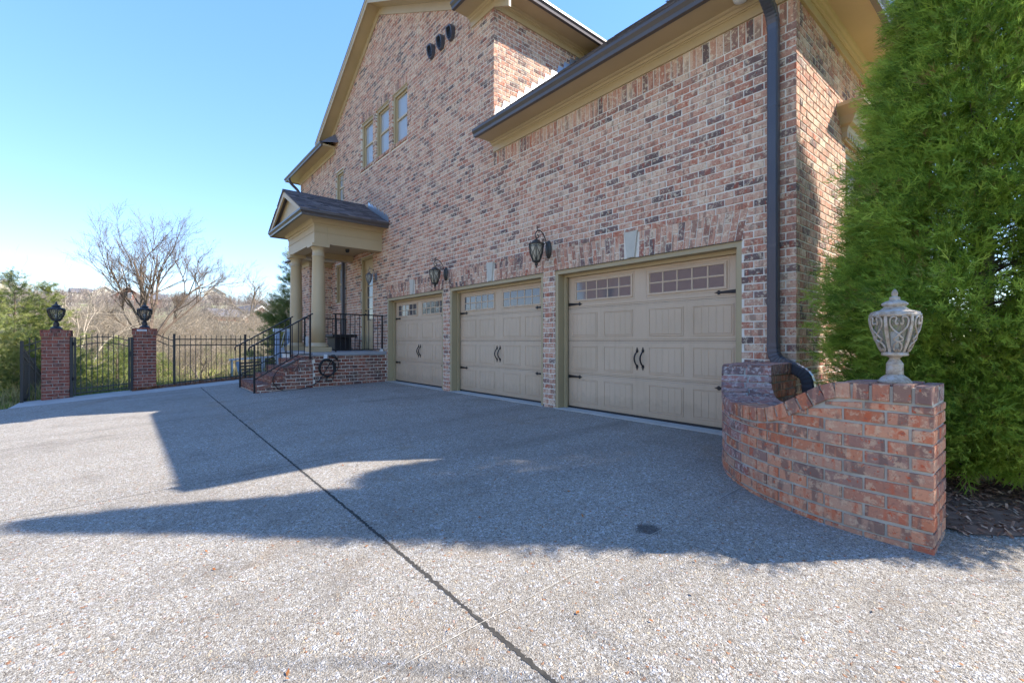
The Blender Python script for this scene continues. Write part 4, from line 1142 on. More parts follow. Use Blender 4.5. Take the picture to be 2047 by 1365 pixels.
# ------------------------------------------------------------------ railings
def bar(m, p, q, w=.02, d=None):
    p, q = Vector(p), Vector(q); t = (q-p).normalized(); up = Vector((0,0,1)) if abs(t.z) < .95 else Vector((1,0,0))
    a = t.cross(up).normalized()*w/2; b = a.cross(t).normalized()*(d or w)/2
    return m.hexa([p-a-b,p+a-b,p+a+b,p-a+b,q-a-b,q+a-b,q+a+b,q-a+b])
def stair_rail(X, label):
    root = empty("stair_railing", (X, 2.0, g0)); tag(root, label, "railing", "black iron porch railings")
    zt = lambda y: .93+(y-2.02)*.60; zb = lambda y: .18+(y-2.02)*.60
    yb = 3.02
    bar(MB(), (X,1.93,zt(1.93)), (X,3.22,zt(3.22)), .04, .028).build("handrail", BLACK, root)
    MB().tube([(X,1.93,zt(1.93)),(X,1.91,zt(1.93)-.03),(X,1.915,zt(1.93)-.09)], .013, 6).build("rail_end", BLACK, root)
    bar(bar(MB(), (X,2.02,zb(2.02)), (X,2.9,zb(2.9)), .022), (X,2.9,zb(2.9)), (X,3.17,zb(2.9)), .022).build("bottom_rail", BLACK, root)
    for y, z0_ in ((2.02, gz(X,2.02)-.02), (3.16, PT-RH+.0)): bar(MB(), (X,y,z0_), (X,y,zt(y)-.01), .034).build("newel", BLACK, root)
    for i in range(1,9):
        y = 2.02+i*1.14/9; zl_ = zb(min(y,2.9)); bar(MB(), (X,y,zl_), (X,y,zt(y)-.01), .014).build("baluster", BLACK, root)
stair_rail(-11.06, "black iron stair railing on the garage side of the brick steps")
stair_rail(-12.75, "black iron stair railing on the fence side of the brick steps")
def flat_rail(X, y0, y1, label, nb):
    root = empty("porch_railing", (X, y0, PT)); tag(root, label, "railing", "black iron porch railings")
    bar(MB(), (X,y0,1.66), (X,y1,1.66), .04, .028).build("handrail", BLACK, root)
    bar(MB(), (X,y0,.80), (X,y1,.80), .022).build("bottom_rail", BLACK, root)
    for y in (y0+.06, y1-.03): bar(MB(), (X,y,PT), (X,y,1.65), .034).build("newel", BLACK, root)
    for i in range(nb):
        y = y0+.06+(y1-y0-.09)*(i+1)/(nb+1); bar(MB(), (X,y,.80), (X,y,1.65), .014).build("baluster", BLACK, root)
flat_rail(-11.06, 3.68, 4.94, "black iron railing between the near porch column and the garage", 9)
flat_rail(-13.66, 3.70, 4.94, "black iron railing behind the far porch column", 8)

# charging cable, its box, plug and wall outlet
def smooth(c, e=5):
    c = [Vector(p) for p in c]; out = []
    for j in range(len(c)-1):
        for i in range(e):
            t = i/e; p0,p1,p2,p3 = c[max(j-1,0)],c[j],c[j+1],c[min(j+2,len(c)-1)]
            out.append(.5*((2*p1)+(p2-p0)*t+(2*p0-5*p1+4*p2-p3)*t*t+(3*p1-p0-3*p2+p3)*t**3))
    return out+[c[-1]]
cab = empty("charging_cable", (-10.96, 3.5, gz(-11,3.4)))
tag(cab, "coiled black charging cable hung on the porch base with its box on the steps", "cable")
lo = []
cy0, cz0 = 3.50, .40
for i in range(5*22+1):
    th = 2*math.pi*i/22+.9; k = i/22
    lo.append((-10.965+.012*math.sin(k*2.1), cy0+(.175+.014*math.sin(k*1.7))*math.cos(th)+.006*k, cz0-.02*(k%2)+(.19+.012*math.cos(k*2.3))*math.sin(th)))
MB().tube(lo, .0105, 6).build("coil", RUB, cab, None, True)
rn = [lo[0], (-10.955,3.40,.20), (-10.95,3.28,.06), (-10.94,3.05,-.045), (-10.93,2.75,-.075), (-10.93,2.55,-.07), (-10.95,2.42,.02), (-10.97,2.36,.17), (-10.97,2.45,.36), (-10.98,2.56,.44)]
MB().tube(smooth(rn), .0105, 6).build("lead", RUB, cab, None, True)
MB().tube(smooth([(-10.98,2.80,.55),(-11.0,2.93,.62),(-11.03,3.1,.64),(-11.06,3.2,.62)]), .0105, 6).build("lead", RUB, cab, None, True)
bx_ = MB(); bar(bx_, (-10.98,2.55,.435), (-10.98,2.81,.555), .075, .055); bx_.build("control_box", GUT, cab)
MB().tube(smooth([lo[-1],(-10.95,3.66,.2),(-10.95,3.62,.10),(-10.955,3.48,.13),(-10.955,3.75,.34),(-10.95,3.76,.52)]), .009, 6).build("lead", RUB, cab, None, True)
MB().tube([(-10.985,3.62,.66),(-10.95,3.66,.66),(-10.94,3.72,.60),(-10.945,3.745,.55)], [.03,.035,.028,.016], 8).build("plug", RUB, cab, None, True)
ob = MB().cbox(3.44,3.52,-.02,.02,.60,.70,.006)
ob.V = [(SX1+.004-v[1]+.02, v[0], v[2]) for v in ob.V]; o = ob.build("outlet_box", WHITE); tag(o, "small pale outlet box above the coiled cable", "outlet")
o = MB().cbox(-11.12,-11.03,4.86,4.92,PT,PT+.06,.005).build("step_light", WHITE); tag(o, "small white box at the corner of the porch slab", "light")
sc_ = empty("security_camera", (-12.0, 4.62, 3.34)); tag(sc_, "round black security camera hanging under the porch beam", "camera")
MB().lathe([(.0,-.085),(.03,-.08),(.048,-.06),(.052,-.04),(.046,-.015),(.05,-.008),(.05,0),(0,0)], 16, (-11.55,4.2,3.34)).build("dome", BLACK, sc_, None, True)
MB().lathe([(.0,-.006),(.055,-.006),(.055,0),(0,0)], 16, (-11.55,4.2,3.339)).build("mount", GUT, sc_)
tb = empty("storage_box", (-12.6, 4.2, PT)); tag(tb, "black storage box with a wide lid on the porch floor", "box")
MB().box(-12.95,-12.35,4.15,4.6,PT,PT+.36).build("body", BLACK, tb); MB().cbox(-13.05,-12.2,4.05,4.7,PT+.362,PT+.44,.01).build("lid", BLACK, tb)
o = MB().cbox(-15.38,-15.2,BY-.09,BY-.002,.85,1.15,.01).build("meter_box", WHITE); tag(o, "pale grey meter box on the brick bay behind the far column", "box")

# ================================================================== GATE, PILLARS, FENCE
FX = -15.32
def pillar(y0, y1, zb, zt, label, lamp_label):
    root = empty("gate_pillar", (FX-.24, (y0+y1)/2, zb)); tag(root, label, "pillar", "brick pillars at the gate")
    x1 = FX+.01; x0 = x1-(y1-y0); cap = zt-.155
    MB().box(x0+.009,x1-.009,y0+.009,y1-.009,zb-.3,cap+.01).build("mortar_core", MORTAR_P, root)
    L = (y1-y0+.011)/2.5
    bb = field(lambda z: [(y0,y1)], zb-.1, cap, (x1,0,0), (0,1,0), (1,0,0), L=L)
    # start the bond at the pillar's own edge
    bb = []; z = cap-CO*math.floor((cap-zb+.15)/CO); k = 0
    while z+CO*.5 < cap:
        segs = [(0,L),(L,2*L),(2*L,2.5*L)] if k % 2 else [(0,.5*L),(.5*L,1.5*L),(1.5*L,2.5*L)]
        for (a,b) in segs: bb.append((np.array([x1,y0+a,z]), ey_, ez_, nx_, b-a-.011, CO-JT, .095, R.random()))
        for (yy,nn) in ((y1,np.array([0,1.,0])),(y0,np.array([0,-1.,0]))):
            for (a,b) in ((.106,.106+L*.9),(.106+L*.9+.011,2.5*L-.011)):
                bb.append((np.array([x0+(2.5*L-.011)-b if True else 0, yy, z]), ex_, ez_, nn, b-a, CO-JT, .08, R.random()))
        z += CO; k += 1
    for b in bb: brick_piece(b, BR_PILLAR, root)
    e = .022; z = cap
    MB().box(x0-e+.008,x1+e-.008,y0-e+.008,y1+e-.008,cap+.003,zt-.003).build("cap_mortar", MORTAR_P, root)
    nb = 7; w = (y1-y0+2*e)/nb
    for r in range(2):
        for j in range(nb if r == 0 else 3):
            ww = w if r == 0 else (y1-y0+2*e)/3
            hh = (.083 if r == 0 else .066); zz = cap+.002 if r == 0 else cap+.089
            brick_piece((np.array([x1+e,y0-e+j*ww+.004,zz]), ey_, ez_, nx_, ww-.009, hh, .15, R.random()), BR_PILLAR, root, "cap_brick")
            brick_piece((np.array([x1+e-.16-j*ww*.3 if False else x1+e-.155-(j+1)*ww*.68,y1+e,zz]), ex_, ez_, np.array([0,1.,0]), ww*.66, hh, .15, R.random()), BR_PILLAR, root, "cap_brick")
    # top bed and seat for the lamp
    MB().box(x0-e,x1+e,y0-e,y1+e,zt-.004,zt+.004).build("cap_top", BR_PILLAR, root)
    cx, cyy = (x0+x1)/2+.1, (y0+y1)/2
    MB().lathe([(.0,.0),(.13,.0),(.11,.03),(.0,.035)], 8, (cx,cyy,zt+.003)).build("lamp_seat", BR_PILLAR, root)
    urn_lantern("pillar_lantern", (cx,cyy,zt+.035), 1.24, DARKURN, SEED, lamp_label, "dark urn lanterns on the gate pillars", rz=.2, rs=.9)
pillar(-1.64, -1.155, gz(FX,-1.4)-.02, 1.275, "brick gate pillar on the lawn side of the black gate", "dark urn lantern on the pillar on the lawn side of the gate")
pillar(.02, .50, gz(FX,.25)-.02, 1.335, "brick gate pillar joined to the long black fence", "dark urn lantern on the pillar joined to the long fence")
o = MB().box(FX+.036,FX+.040,.10,.30,1.27,1.315).build("name_plate", WHITE); tag(o, "small white plate near the top of the gate pillar by the fence", "sign")
MB_ = MB()
for i in range(14):
    MB_.box(FX+.0405,FX+.0412,.125+i*.011,.131+i*.011,1.287,1.298)
MB_.build("print", RUB, o)

def picket(parent, x, y, z0_, z1_, w=.016, top=True):
    m = bar(MB(), (x,y,z0_), (x,y,z1_), w)
    if top: m.add([(x-w*.7,y-w*.7,z1_),(x+w*.7,y-w*.7,z1_),(x+w*.7,y+w*.7,z1_),(x-w*.7,y+w*.7,z1_),(x,y,z1_+.05)], [(0,1,4),(1,2,4),(2,3,4),(3,0,4),(3,2,1,0)])
    return m.build("picket", FENCE, parent)
def fpost(parent, x, y, z0_, z1_, w=.055):
    m = MB().box(x-w/2,x+w/2,y-w/2,y+w/2,z0_,z1_); m.box(x-w*.58,x+w*.58,y-w*.58,y+w*.58,z1_,z1_+.018); return m.build("post", FENCE, parent)
# gate
gate = empty("garden_gate", (FX, -.55, -.3)); tag(gate, "black metal picket gate with an arched top between the brick pillars", "gate")
ga, gb = -1.06, -.055
zz = lambda y: gz(FX,y)
arch = lambda y, h: h+.10*(1-((y-(ga+gb)/2)/((gb-ga)/2))**2)
for y in (ga,gb): bar(MB(), (FX,y,zz(y)+.04), (FX,y,1.10), .04).build("stile", FENCE, gate)
for h in (1.02,.87):
    m = MB(); N_ = 10
    for i in range(N_):
        ya = ga+(gb-ga)*i/N_; yb = ga+(gb-ga)*(i+1)/N_; bar(m, (FX,ya,arch(ya,h)), (FX,yb,arch(yb,h)), .028, .02)
    m.build("arched_rail", FENCE, gate)
for h in (.08,.19): bar(MB(), (FX,ga,zz(ga)+h), (FX,gb,zz(gb)+h), .025).build("rail", FENCE, gate)
for i in range(1,10):
    y = ga+(gb-ga)*i/10; picket(gate, FX, y, zz(y)+.08, arch(y,1.09)-.02)
for y in (ga-.06, gb+.055): bar(MB(), (FX,y,zz(y)-.1), (FX,y,1.11), .06).build("gate_post", FENCE, gate)
for z in (.05,.9): MB().box(FX-.03,FX+.03,ga-.05,ga+.02,z,z+.09).build("hinge", BLACK, gate)
MB().box(FX-.03,FX+.035,gb-.02,gb+.05,.62,.75).build("latch", BLACK, gate)
# long fence
fence = empty("picket_fence", (FX, 2.4, -.2)); tag(fence, "long black metal picket fence between the gate pillar and the porch steps", "fence")
posts = [.88, 2.56, 4.22]
for y in posts: fpost(fence, FX, y, zz(y)-.2, 1.19)
for a,b in zip(posts[:-1], posts[1:]):
    for h in (1.06,.90): bar(MB(), (FX,a,h), (FX,b,h), .025, .028).build("rail", FENCE, fence)
    bar(MB(), (FX,a,zz(a)+.09), (FX,b,zz(b)+.09), .025, .028).build("rail", FENCE, fence)
    n = 14
    for i in range(1,n): picket(fence, FX, a+(b-a)*i/n, zz(a)+.03, 1.14)
sw = lambda y,h: h+.16*(max(0,.88-y)/.36)**1.5
for h in (1.03,.87):
    m = MB()
    for i in range(6):
        ya = .52+.36*i/6; yb = .52+.36*(i+1)/6; bar(m, (FX,ya,sw(ya,h)), (FX,yb,sw(yb,h)), .025)
    m.build("curved_rail", FENCE, fence)
for y in (.64,.76): picket(fence, FX, y, zz(y)+.03, sw(y,1.09))
# fence stepping down the bank beside the lawn
fl_ = empty("sloping_fence", (FX, -1.95, -.4)); tag(fl_, "black metal picket fence running down the bank behind the lawn side pillar", "fence")
yL = -1.95
fpost(fl_, FX, yL, zz(yL)-.3, 1.0)
for h in (.94,.78):
    m = MB()
    for i in range(6):
        q0, q1 = i/6, (i+1)/6; bar(m, (FX,yL+.31*q0,h-.04+.12*q0**1.3), (FX,yL+.31*q1,h-.04+.12*q1**1.3), .025)
    m.build("curved_rail", FENCE, fl_)
for y in (yL+.12,yL+.22): picket(fl_, FX, y, zz(y)+.03, 1.06)
for i in range(3):
    xa, xb = FX-1.65*i, FX-1.65*(i+1); dz0, dz1 = -.44*i, -.44*(i+1)
    fpost(fl_, xb, yL, terr(xb,yL)-.3, .56-.44*i)
    for h in (.86,.70,-.28): bar(MB(), (xa,yL,h+dz0), (xb,yL,h+dz1), .028, .03).build("rail", FENCE, fl_)
    for j in range(1,15):
        q = j/15; x = xa+(xb-xa)*q; picket(fl_, x, yL, -.34+dz0+(dz1-dz0)*q, .92+dz0+(dz1-dz0)*q, .018, False)

# pale blue deck stairs behind the fence
dk = empty("deck_railing", (-17.0, 3.0, -.6)); tag(dk, "pale blue painted deck railing beyond the black fence", "railing")
DX = -16.7
bar(MB(), (DX,2.35,.42), (DX,3.75,.50), .12, .05).build("top_rail", DECK, dk)
bar(MB(), (DX,2.42,-.5), (DX,2.42,.40), .06).build("post", DECK, dk)
bar(MB(), (DX,2.72,-.45), (DX,2.58,.36), .10).build("post", DECKB, dk)
for y in (3.30,3.72): bar(MB(), (DX,y,-.4), (DX,y,.46), .09).build("post", DECK, dk)
for i in range(5): bar(MB(), (DX+.02,2.66,.30-i*.1), (DX+.02,3.7,.36-i*.1), .03, .05).build("slat", GUT, dk)
bar(MB(), (DX,2.4,-.28), (DX,3.75,-.22), .05, .14).build("bottom_rail", DECK, dk)
bar(MB(), (DX-.3,2.38,-.5), (DX-.3,2.7,-.5), .3, .3).build("step", DECK, dk)
for y in (3.78,4.10): bar(MB(), (DX-.2,y,-.4), (DX-.2,y,1.34), .13).build("newel", DECKB, dk)
bar(MB(), (DX-.2,3.66,1.38), (DX-.2,4.24,1.38), .2, .1).build("cap_rail", DECK, dk)
bar(MB(), (DX-.2,3.66,.62), (DX-.2,4.24,.62), .06, .34).build("panel", DECK, dk)
for d_ in (.0,.08): bar(MB(), (DX-.15,3.86+d_,.8), (DX-.15,3.98+d_,1.3), .02).build("brace", DECK, dk)

# ================================================================== PLANTING
def spray_field(pts, dirs, sizes, tpl, mat, name, tones, parent=None, flat=.5):
    """tpl: (k,3,2) triangles in the spray plane (x side, y along); placed with random roll"""
    n = len(pts); k = len(tpl)
    d = dirs/np.linalg.norm(dirs, axis=1)[:,None]
    rnd = NR.normal(0,1,(n,3)); side = np.cross(d, rnd); side /= np.linalg.norm(side,axis=1)[:,None]+1e-9
    nrm = np.cross(side, d)
    P = tpl.reshape(-1,2)
    V = pts[:,None,:] + sizes[:,None,None]*(side[:,None,:]*P[None,:,0:1] + d[:,None,:]*P[None,:,1:2] - nrm[:,None,:]*(P[None,:,1:2]**2)*flat*.35)
    F = np.arange(n*k*3).reshape(-1,3)
    return np_mesh(name, V.reshape(-1,3), F, 3, mat, {"tone": np.repeat(tones, k)})
def fan(nb, wid=.09):
    T = []
    T.append([(-.03,0),(.03,0),(0,1)])
    for i in range(nb):
        y = .08+.75*i/nb; L_ = .62*(1-.62*i/nb)
        for sg in (-1,1):
            ex, ey2 = sg*L_*.72, y+L_*.72
            T.append([(0,y-wid*.4),(0+sg*.02,y+wid*.6),(ex,ey2)])
            T.append([(sg*L_*.34-sg*.01,y+L_*.30),(sg*L_*.36,y+L_*.42),(sg*L_*.30,y+L_*.86)])
    return np.array(T)
def ragged_fan(seed, nb=4):
    g_ = random.Random(seed); T = [[(-.035,0),(.03,.02),(g_.uniform(-.08,.08),1)]]
    for i in range(nb):
        for sg in (-1,1):
            y = .05+.72*(i+g_.uniform(-.3,.5))/nb; y = max(.02,y); L_ = g_.uniform(.38,.66)*(1-.5*i/nb); an = g_.uniform(.35,.85)
            ex, ey2 = sg*L_*math.sin(an), y+L_*math.cos(an); w_ = g_.uniform(.05,.09)
            T.append([(0,y-w_*.5),(sg*.02,y+w_),(ex,ey2)])
            q_ = g_.uniform(.3,.6); T.append([(ex*q_-sg*.015,y+(ey2-y)*q_),(ex*q_+sg*.03,y+(ey2-y)*q_+.03),(ex*q_+sg*g_.uniform(-.03,.2),y+(ey2-y)*q_+g_.uniform(.16,.30))])
    return np.array(T)
def mixed_sprays(pts, dirs, sz, mat, name, tn, parent, nt=5):
    """several ragged spray shapes joined in one crown"""
    idx = NR.integers(0, nt, len(pts)); Vs = []; Fs = []; Ts = []; o = 0
    for k in range(nt):
        m_ = idx == k; tp = ragged_fan(40+k, 3); n = int(m_.sum()); d = dirs[m_]/np.linalg.norm(dirs[m_],axis=1)[:,None]
        rnd = NR.normal(0,1,(n,3))*np.array([1,1,.55]); side = np.cross(d, rnd); side /= np.linalg.norm(side,axis=1)[:,None]+1e-9; nrm = np.cross(side, d); P = tp.reshape(-1,2)
        cv = NR.uniform(-.1,.5,n)[:,None,None]
        V = pts[m_][:,None,:]+sz[m_][:,None,None]*(side[:,None,:]*P[None,:,0:1]+d[:,None,:]*P[None,:,1:2]-nrm[:,None,:]*(P[None,:,1:2]**2)*cv+nrm[:,None,:]*(P[None,:,0:1]**2)*cv)
        Vs.append(V.reshape(-1,3)); c = n*len(tp)*3; Fs.append(np.arange(o,o+c).reshape(-1,3)); o += c; Ts.append(np.repeat(tn[m_], len(tp)))
    return obj(name, np_mesh(name, np.concatenate(Vs), np.concatenate(Fs), 3, mat, {"tone": np.concatenate(Ts)}), parent)
# arborvitae beside the wall
TX, TY, TH, TRAD = -.36, 4.74, 6.0, .97
arb = empty("arborvitae_tree", (TX, TY, -.05)); tag(arb, "tall green arborvitae behind the curved brick wall", "tree")
def arb_r(z):
    q = z/TH
    return TRAD*(1.0 if q < .2 else max(.0, 1-((q-.2)/.8)**.92))*min(1, .58+q*1.9)
NC = 4200; zc_ = np.clip(TH*(1-np.sqrt(NR.random(NC))), .05, TH-.02); zc_ = np.where(zc_ < .26, .26+NR.random(NC)*.5, zc_); tc_ = NR.random(NC)*2*np.pi
lump = 1+.06*np.sin(tc_*5+zc_*3.1)+.05*np.sin(tc_*9-zc_*5.3)+.05*np.sin(zc_*9+tc_*2)
rc_ = np.array([arb_r(z) for z in zc_])*lump*(1-.30*NR.random(NC)**1.6)-.05
gapc = (np.sin(tc_*4+zc_*2.2+1)+np.sin(tc_*7-zc_*3.7)+np.sin(zc_*6.1+tc_*3)) > -2.05
cd_ = np.stack([np.cos(tc_),np.sin(tc_),NR.uniform(-.05,.55,NC)],1)+NR.normal(0,.22,(NC,3)); cd_ /= np.linalg.norm(cd_,axis=1)[:,None]
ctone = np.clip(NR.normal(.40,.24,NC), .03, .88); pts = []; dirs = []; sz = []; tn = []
for i in range(NC):
    if not gapc[i]: continue
    k = 25; d = cd_[i]; sdv = np.cross(d, NR.normal(0,1,3)*np.array([.5,.5,1.6])); sdv /= np.linalg.norm(sdv)+1e-9; thn = np.cross(d, sdv)
    L_ = NR.uniform(.15,.30)*(1 if zc_[i] < 4.5 else .8); q = NR.random(k)**.75; an = NR.uniform(-.75,.75,k)
    dr = d[None]*np.cos(an)[:,None]+sdv[None]*np.sin(an)[:,None]+thn[None]*NR.normal(0,.16,k)[:,None]
    b0 = np.array([TX+(rc_[i]-.10)*math.cos(tc_[i]), TY+(rc_[i]-.10)*math.sin(tc_[i]), zc_[i]])
    pp_ = b0[None]+dr*(q*L_)[:,None]; pp_[:,2] -= .25*(q*L_)**2/.2
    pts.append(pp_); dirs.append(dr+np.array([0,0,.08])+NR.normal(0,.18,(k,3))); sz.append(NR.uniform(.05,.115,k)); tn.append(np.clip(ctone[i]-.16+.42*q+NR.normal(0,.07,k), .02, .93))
pts = np.concatenate(pts); dirs = np.concatenate(dirs); sz = np.concatenate(sz); tn = np.concatenate(tn); tn[NR.random(len(pts)) < .03] = .985
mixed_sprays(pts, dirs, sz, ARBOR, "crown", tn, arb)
zi = np.clip(TH*(1-np.sqrt(NR.random(9000))), .15, TH-.3); ti = NR.random(9000)*6.283; ri = np.array([arb_r(z) for z in zi])*NR.uniform(.35,.78,9000)
ki = (np.sin(ti*4+zi*2.2+1)+np.sin(ti*7-zi*3.7)+np.sin(zi*6.1+ti*3)) > -1.9
zi, ti, ri = zi[ki], ti[ki], ri[ki]; ni = len(zi)
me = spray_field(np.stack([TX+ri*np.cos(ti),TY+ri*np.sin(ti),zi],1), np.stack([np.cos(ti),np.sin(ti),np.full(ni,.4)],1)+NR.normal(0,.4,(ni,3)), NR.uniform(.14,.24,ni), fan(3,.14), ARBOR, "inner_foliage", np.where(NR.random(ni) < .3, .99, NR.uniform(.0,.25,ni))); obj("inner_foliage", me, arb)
tk = MB(); tk.tube([(TX,TY,-.2),(TX+.02,TY,1.5),(TX-.02,TY+.02,3.5),(TX,TY,5.6)], [.07,.055,.035,.01], 8); tk.build("trunk", BARK, arb)
brn = MB()
for i in range(230):
    z = R.uniform(.1,5.2); a = R.random()*6.283; r_ = arb_r(z)*R.uniform(.6,.86); z2 = z+R.uniform(.1,.5)*r_
    p1 = Vector((TX,TY,z)); p3 = Vector((TX+r_*math.cos(a),TY+r_*math.sin(a),z2)); p2 = (p1+p3)/2-Vector((0,0,.05)); rb_ = R.uniform(.006,.013)
    brn.tube([p1,p2,p3], [rb_,rb_*.7,rb_*.3], 4, False)
brn.build("branches", BARK, arb)
# a taller evergreen stands outside the picture on the right; its shade falls across the drive by the garage corner
EX, EY, EH = .68, 7.22, 6.25
sb_ = empty("arborvitae_tree", (EX, EY, -.05)); tag(sb_, "second arborvitae hidden behind the tall one along the side wall", "tree")
gi = np.random.default_rng(9); n2_ = 10000; z2_ = EH*gi.random(n2_)**1.1; t2_ = gi.random(n2_)*6.283
r2_ = .82*np.clip(1-(z2_/EH-.75)/.25, 0, 1)**.6*(1-.4*gi.random(n2_)**2)
r2_ = np.where(z2_ < EH*.75, .82*(1-.4*gi.random(n2_)**2), r2_)
me = spray_field(np.stack([EX+r2_*np.cos(t2_), EY+r2_*np.sin(t2_), z2_+.02],1), np.stack([np.cos(t2_),np.sin(t2_),np.full(n2_,.3)],1)+gi.normal(0,.4,(n2_,3)), gi.uniform(.14,.26,n2_), fan(3,.13), ARBOR, "crown", np.clip(gi.normal(.45,.2,n2_),.02,.93)); obj("crown", me, sb_)
MB().tube([(EX,EY,-.2),(EX,EY,5.6)], [.08,.02], 8).build("trunk", BARK, sb_)
# mulch bed
mb = MB(); N_ = 14
for i in range(N_):
    for j in range(N_):
        x0 = -1.62+4.6*i/N_; x1 = -1.62+4.6*(i+1)/N_; y0 = 3.56+4.4*j/N_; y1 = 3.56+4.4*(j+1)/N_
        def bp(x, y):
            e_ = 3.50+.9*(x+.37) if x > -.37 else 3.3
            yy = max(y, e_); return (x, yy, gz(x,yy)+.005+.03*min(1, (yy-e_)*3)*(1+.5*math.sin(x*5)*math.cos(yy*4)))
        mb.quad(bp(x0,y0), bp(x1,y0), bp(x1,y1), bp(x0,y1))
bed = mb.build("planting_bed", SOIL); tag(bed, kind="structure")
NM = 15000
mx_ = NR.uniform(-1.6,2.0,NM); my_ = NR.uniform(3.5,6.4,NM)
ok = (my_ > np.where(mx_ > -.37, 3.47+.9*(mx_+.37)+NR.normal(0,.03,NM), 3.5)) & ~((np.hypot(mx_+.55, my_-4.57) > 1.06) & (mx_ < -.36))
mx_, my_ = mx_[ok], my_[ok]; nm = len(mx_)
V = np.zeros((nm,4,3)); a_ = NR.random(nm)*6.283; ln = NR.uniform(.007,.026,nm); wd = NR.uniform(.003,.007,nm)
tilt = NR.normal(0,.35,nm)
zc = np.array([gz(x,y) for x,y in zip(mx_,my_)])+.006+.036*np.minimum(1,(my_-np.where(mx_ > -.37, 3.5+.9*(mx_+.37), 3.3))*3)+NR.random(nm)*.02
for k,(s1,s2) in enumerate(((-1,-1),(1,-1),(1,1),(-1,1))):
    V[:,k,0] = mx_+s1*ln*np.cos(a_)-s2*wd*np.sin(a_); V[:,k,1] = my_+s1*ln*np.sin(a_)+s2*wd*np.cos(a_); V[:,k,2] = zc+s1*ln*np.sin(tilt)+s2*wd*NR.normal(0,.5,nm)
me = np_mesh("mulch", V.reshape(-1,3), np.arange(nm*4).reshape(-1,4), 4, MULCH, {"tone": NR.random(nm)})
tag(obj("mulch", me), "brown shredded bark mulch under the arborvitae", "mulch", kind="stuff")

# ------------------------------------------------------------------ bare trees
def grow(m, rng, p, d, L, r, lev, maxlev, nseg=4, sides=(7,6,5,4,3,3), wob=.22, up=.12, kids=(3,5), ang=(.5,1.0), shrink=(.55,.75)):
    pts = [p]; rs = [r]; q = p.copy(); dd = d.normalized()
    for i in range(nseg):
        dd = (dd+Vector((rng.gauss(0,wob),rng.gauss(0,wob),rng.gauss(0,wob)+up*.5))).normalized()
        q = q+dd*(L/nseg); pts.append(q.copy()); rs.append(max(.003, r*(1-.62*(i+1)/nseg)))
    m.tube(pts, rs, sides[min(lev,5)], False)
    if lev >= maxlev: return
    for k in range(rng.randint(*kids)):
        f = rng.uniform(.35,1.0); i = min(nseg-1, int(f*nseg)); base = pts[i].lerp(pts[i+1], f*nseg-i)
        ax = dd.cross(Vector((rng.gauss(0,1),rng.gauss(0,1),rng.gauss(0,1)))).normalized()
        nd = Quaternion(ax, rng.uniform(*ang)) @ (pts[i+1]-pts[i]).normalized(); nd.z += up
        grow(m, rng, base, nd, L*rng.uniform(*shrink), max(.003, rs[i]*.62), lev+1, maxlev, max(2,nseg-(lev>1)), sides, wob, up, kids, ang, shrink)
def dirpx(u, t):   # ground position along the view ray of photo column u at depth t
    a = (u-1023.5)/909.8; return (a*.641-.7675)*t, (a*.7675+.641)*t
def bare_tree(name, u, t, H, limbs, mat, label, seed, maxlev=4, r0=.16, kids=(3,5), trunk=.2, group=None, kw=None):
    x,y = dirpx(u,t); z = terr(x,y); rng = random.Random(seed)
    root = empty(name, (x,y,z)); tag(root, label, "tree", group); M = W[root.name]
    tm = MB(); tm.tube([(0,0,-.3),(.02,.0,H*trunk*.5),(0,0,H*trunk)], [r0*1.25,r0,r0*.9], 8, False); tm.build("trunk", mat, root, M, True)
    cm = MB()
    for (dx,dy,dz,L,r) in limbs: grow(cm, rng, Vector((0,0,H*trunk*.93)), Vector((dx,dy,dz)), L*H, r*r0, 1, maxlev, 5, kids=kids, **(kw or {}))
    cm.build("crown", mat, root, M)
    return root
# the view runs along -x there, so screen left/right is -y/+y
bare_tree("bare_tree", 306, 25, 9.6, [(-.1,-.6,1,.44,.5),(.15,-.32,1,.47,.55),(-.15,-.08,1,.48,.6),(.1,.16,1,.48,.6),(.1,.38,1,.46,.55),(-.1,.6,1,.42,.5),(0,-.75,.9,.27,.35),(.1,.75,.9,.26,.35)], BARK, "large bare tree with a broad rounded crown rising behind the gate pillar", 4, 5, .17, (4,7), .2, kw=dict(wob=.15, up=.13, shrink=(.42,.6), ang=(.4,.8)))
bare_tree("bare_tree", 147, 21, 4.6, [(0,-.6,1,.6,.6),(0,.5,1,.6,.6),(.1,0,1,.7,.7)], BARKP, "pale bare sapling standing above the junipers between the gate pillars", 8, 4, .07, (3,4), .3)
bare_tree("bare_tree", 178, 22, 3.8, [(0,-.7,.8,.6,.6),(0,.8,.7,.6,.6),(.1,.2,1,.6,.7)], BARKP, "leaning pale bare sapling just beside the gate", 9, 4, .06, (3,4), .25)
bare_tree("bare_tree", 500, 74, 7.5, [(0,-.6,1,.6,.6),(0,.6,1,.6,.6),(.1,0,1,.66,.7),(0,-.9,.5,.5,.4),(0,.9,.5,.5,.4)], BARK2, "rounded bare tree on the hill beside the brick gable house", 10, 4, .25, (4,6), .2)
bare_tree("bare_shrub", 402, 22, 2.1, [(0,-.8,.9,.6,.5),(0,.8,.9,.6,.5),(.1,0,1,.66,.6),(0,-.4,1,.6,.5),(0,1.0,.8,.62,.5)], BARK2, "tangled bare shrub behind the long fence", 12, 4, .07, (4,6), .15, kw=dict(wob=.3))
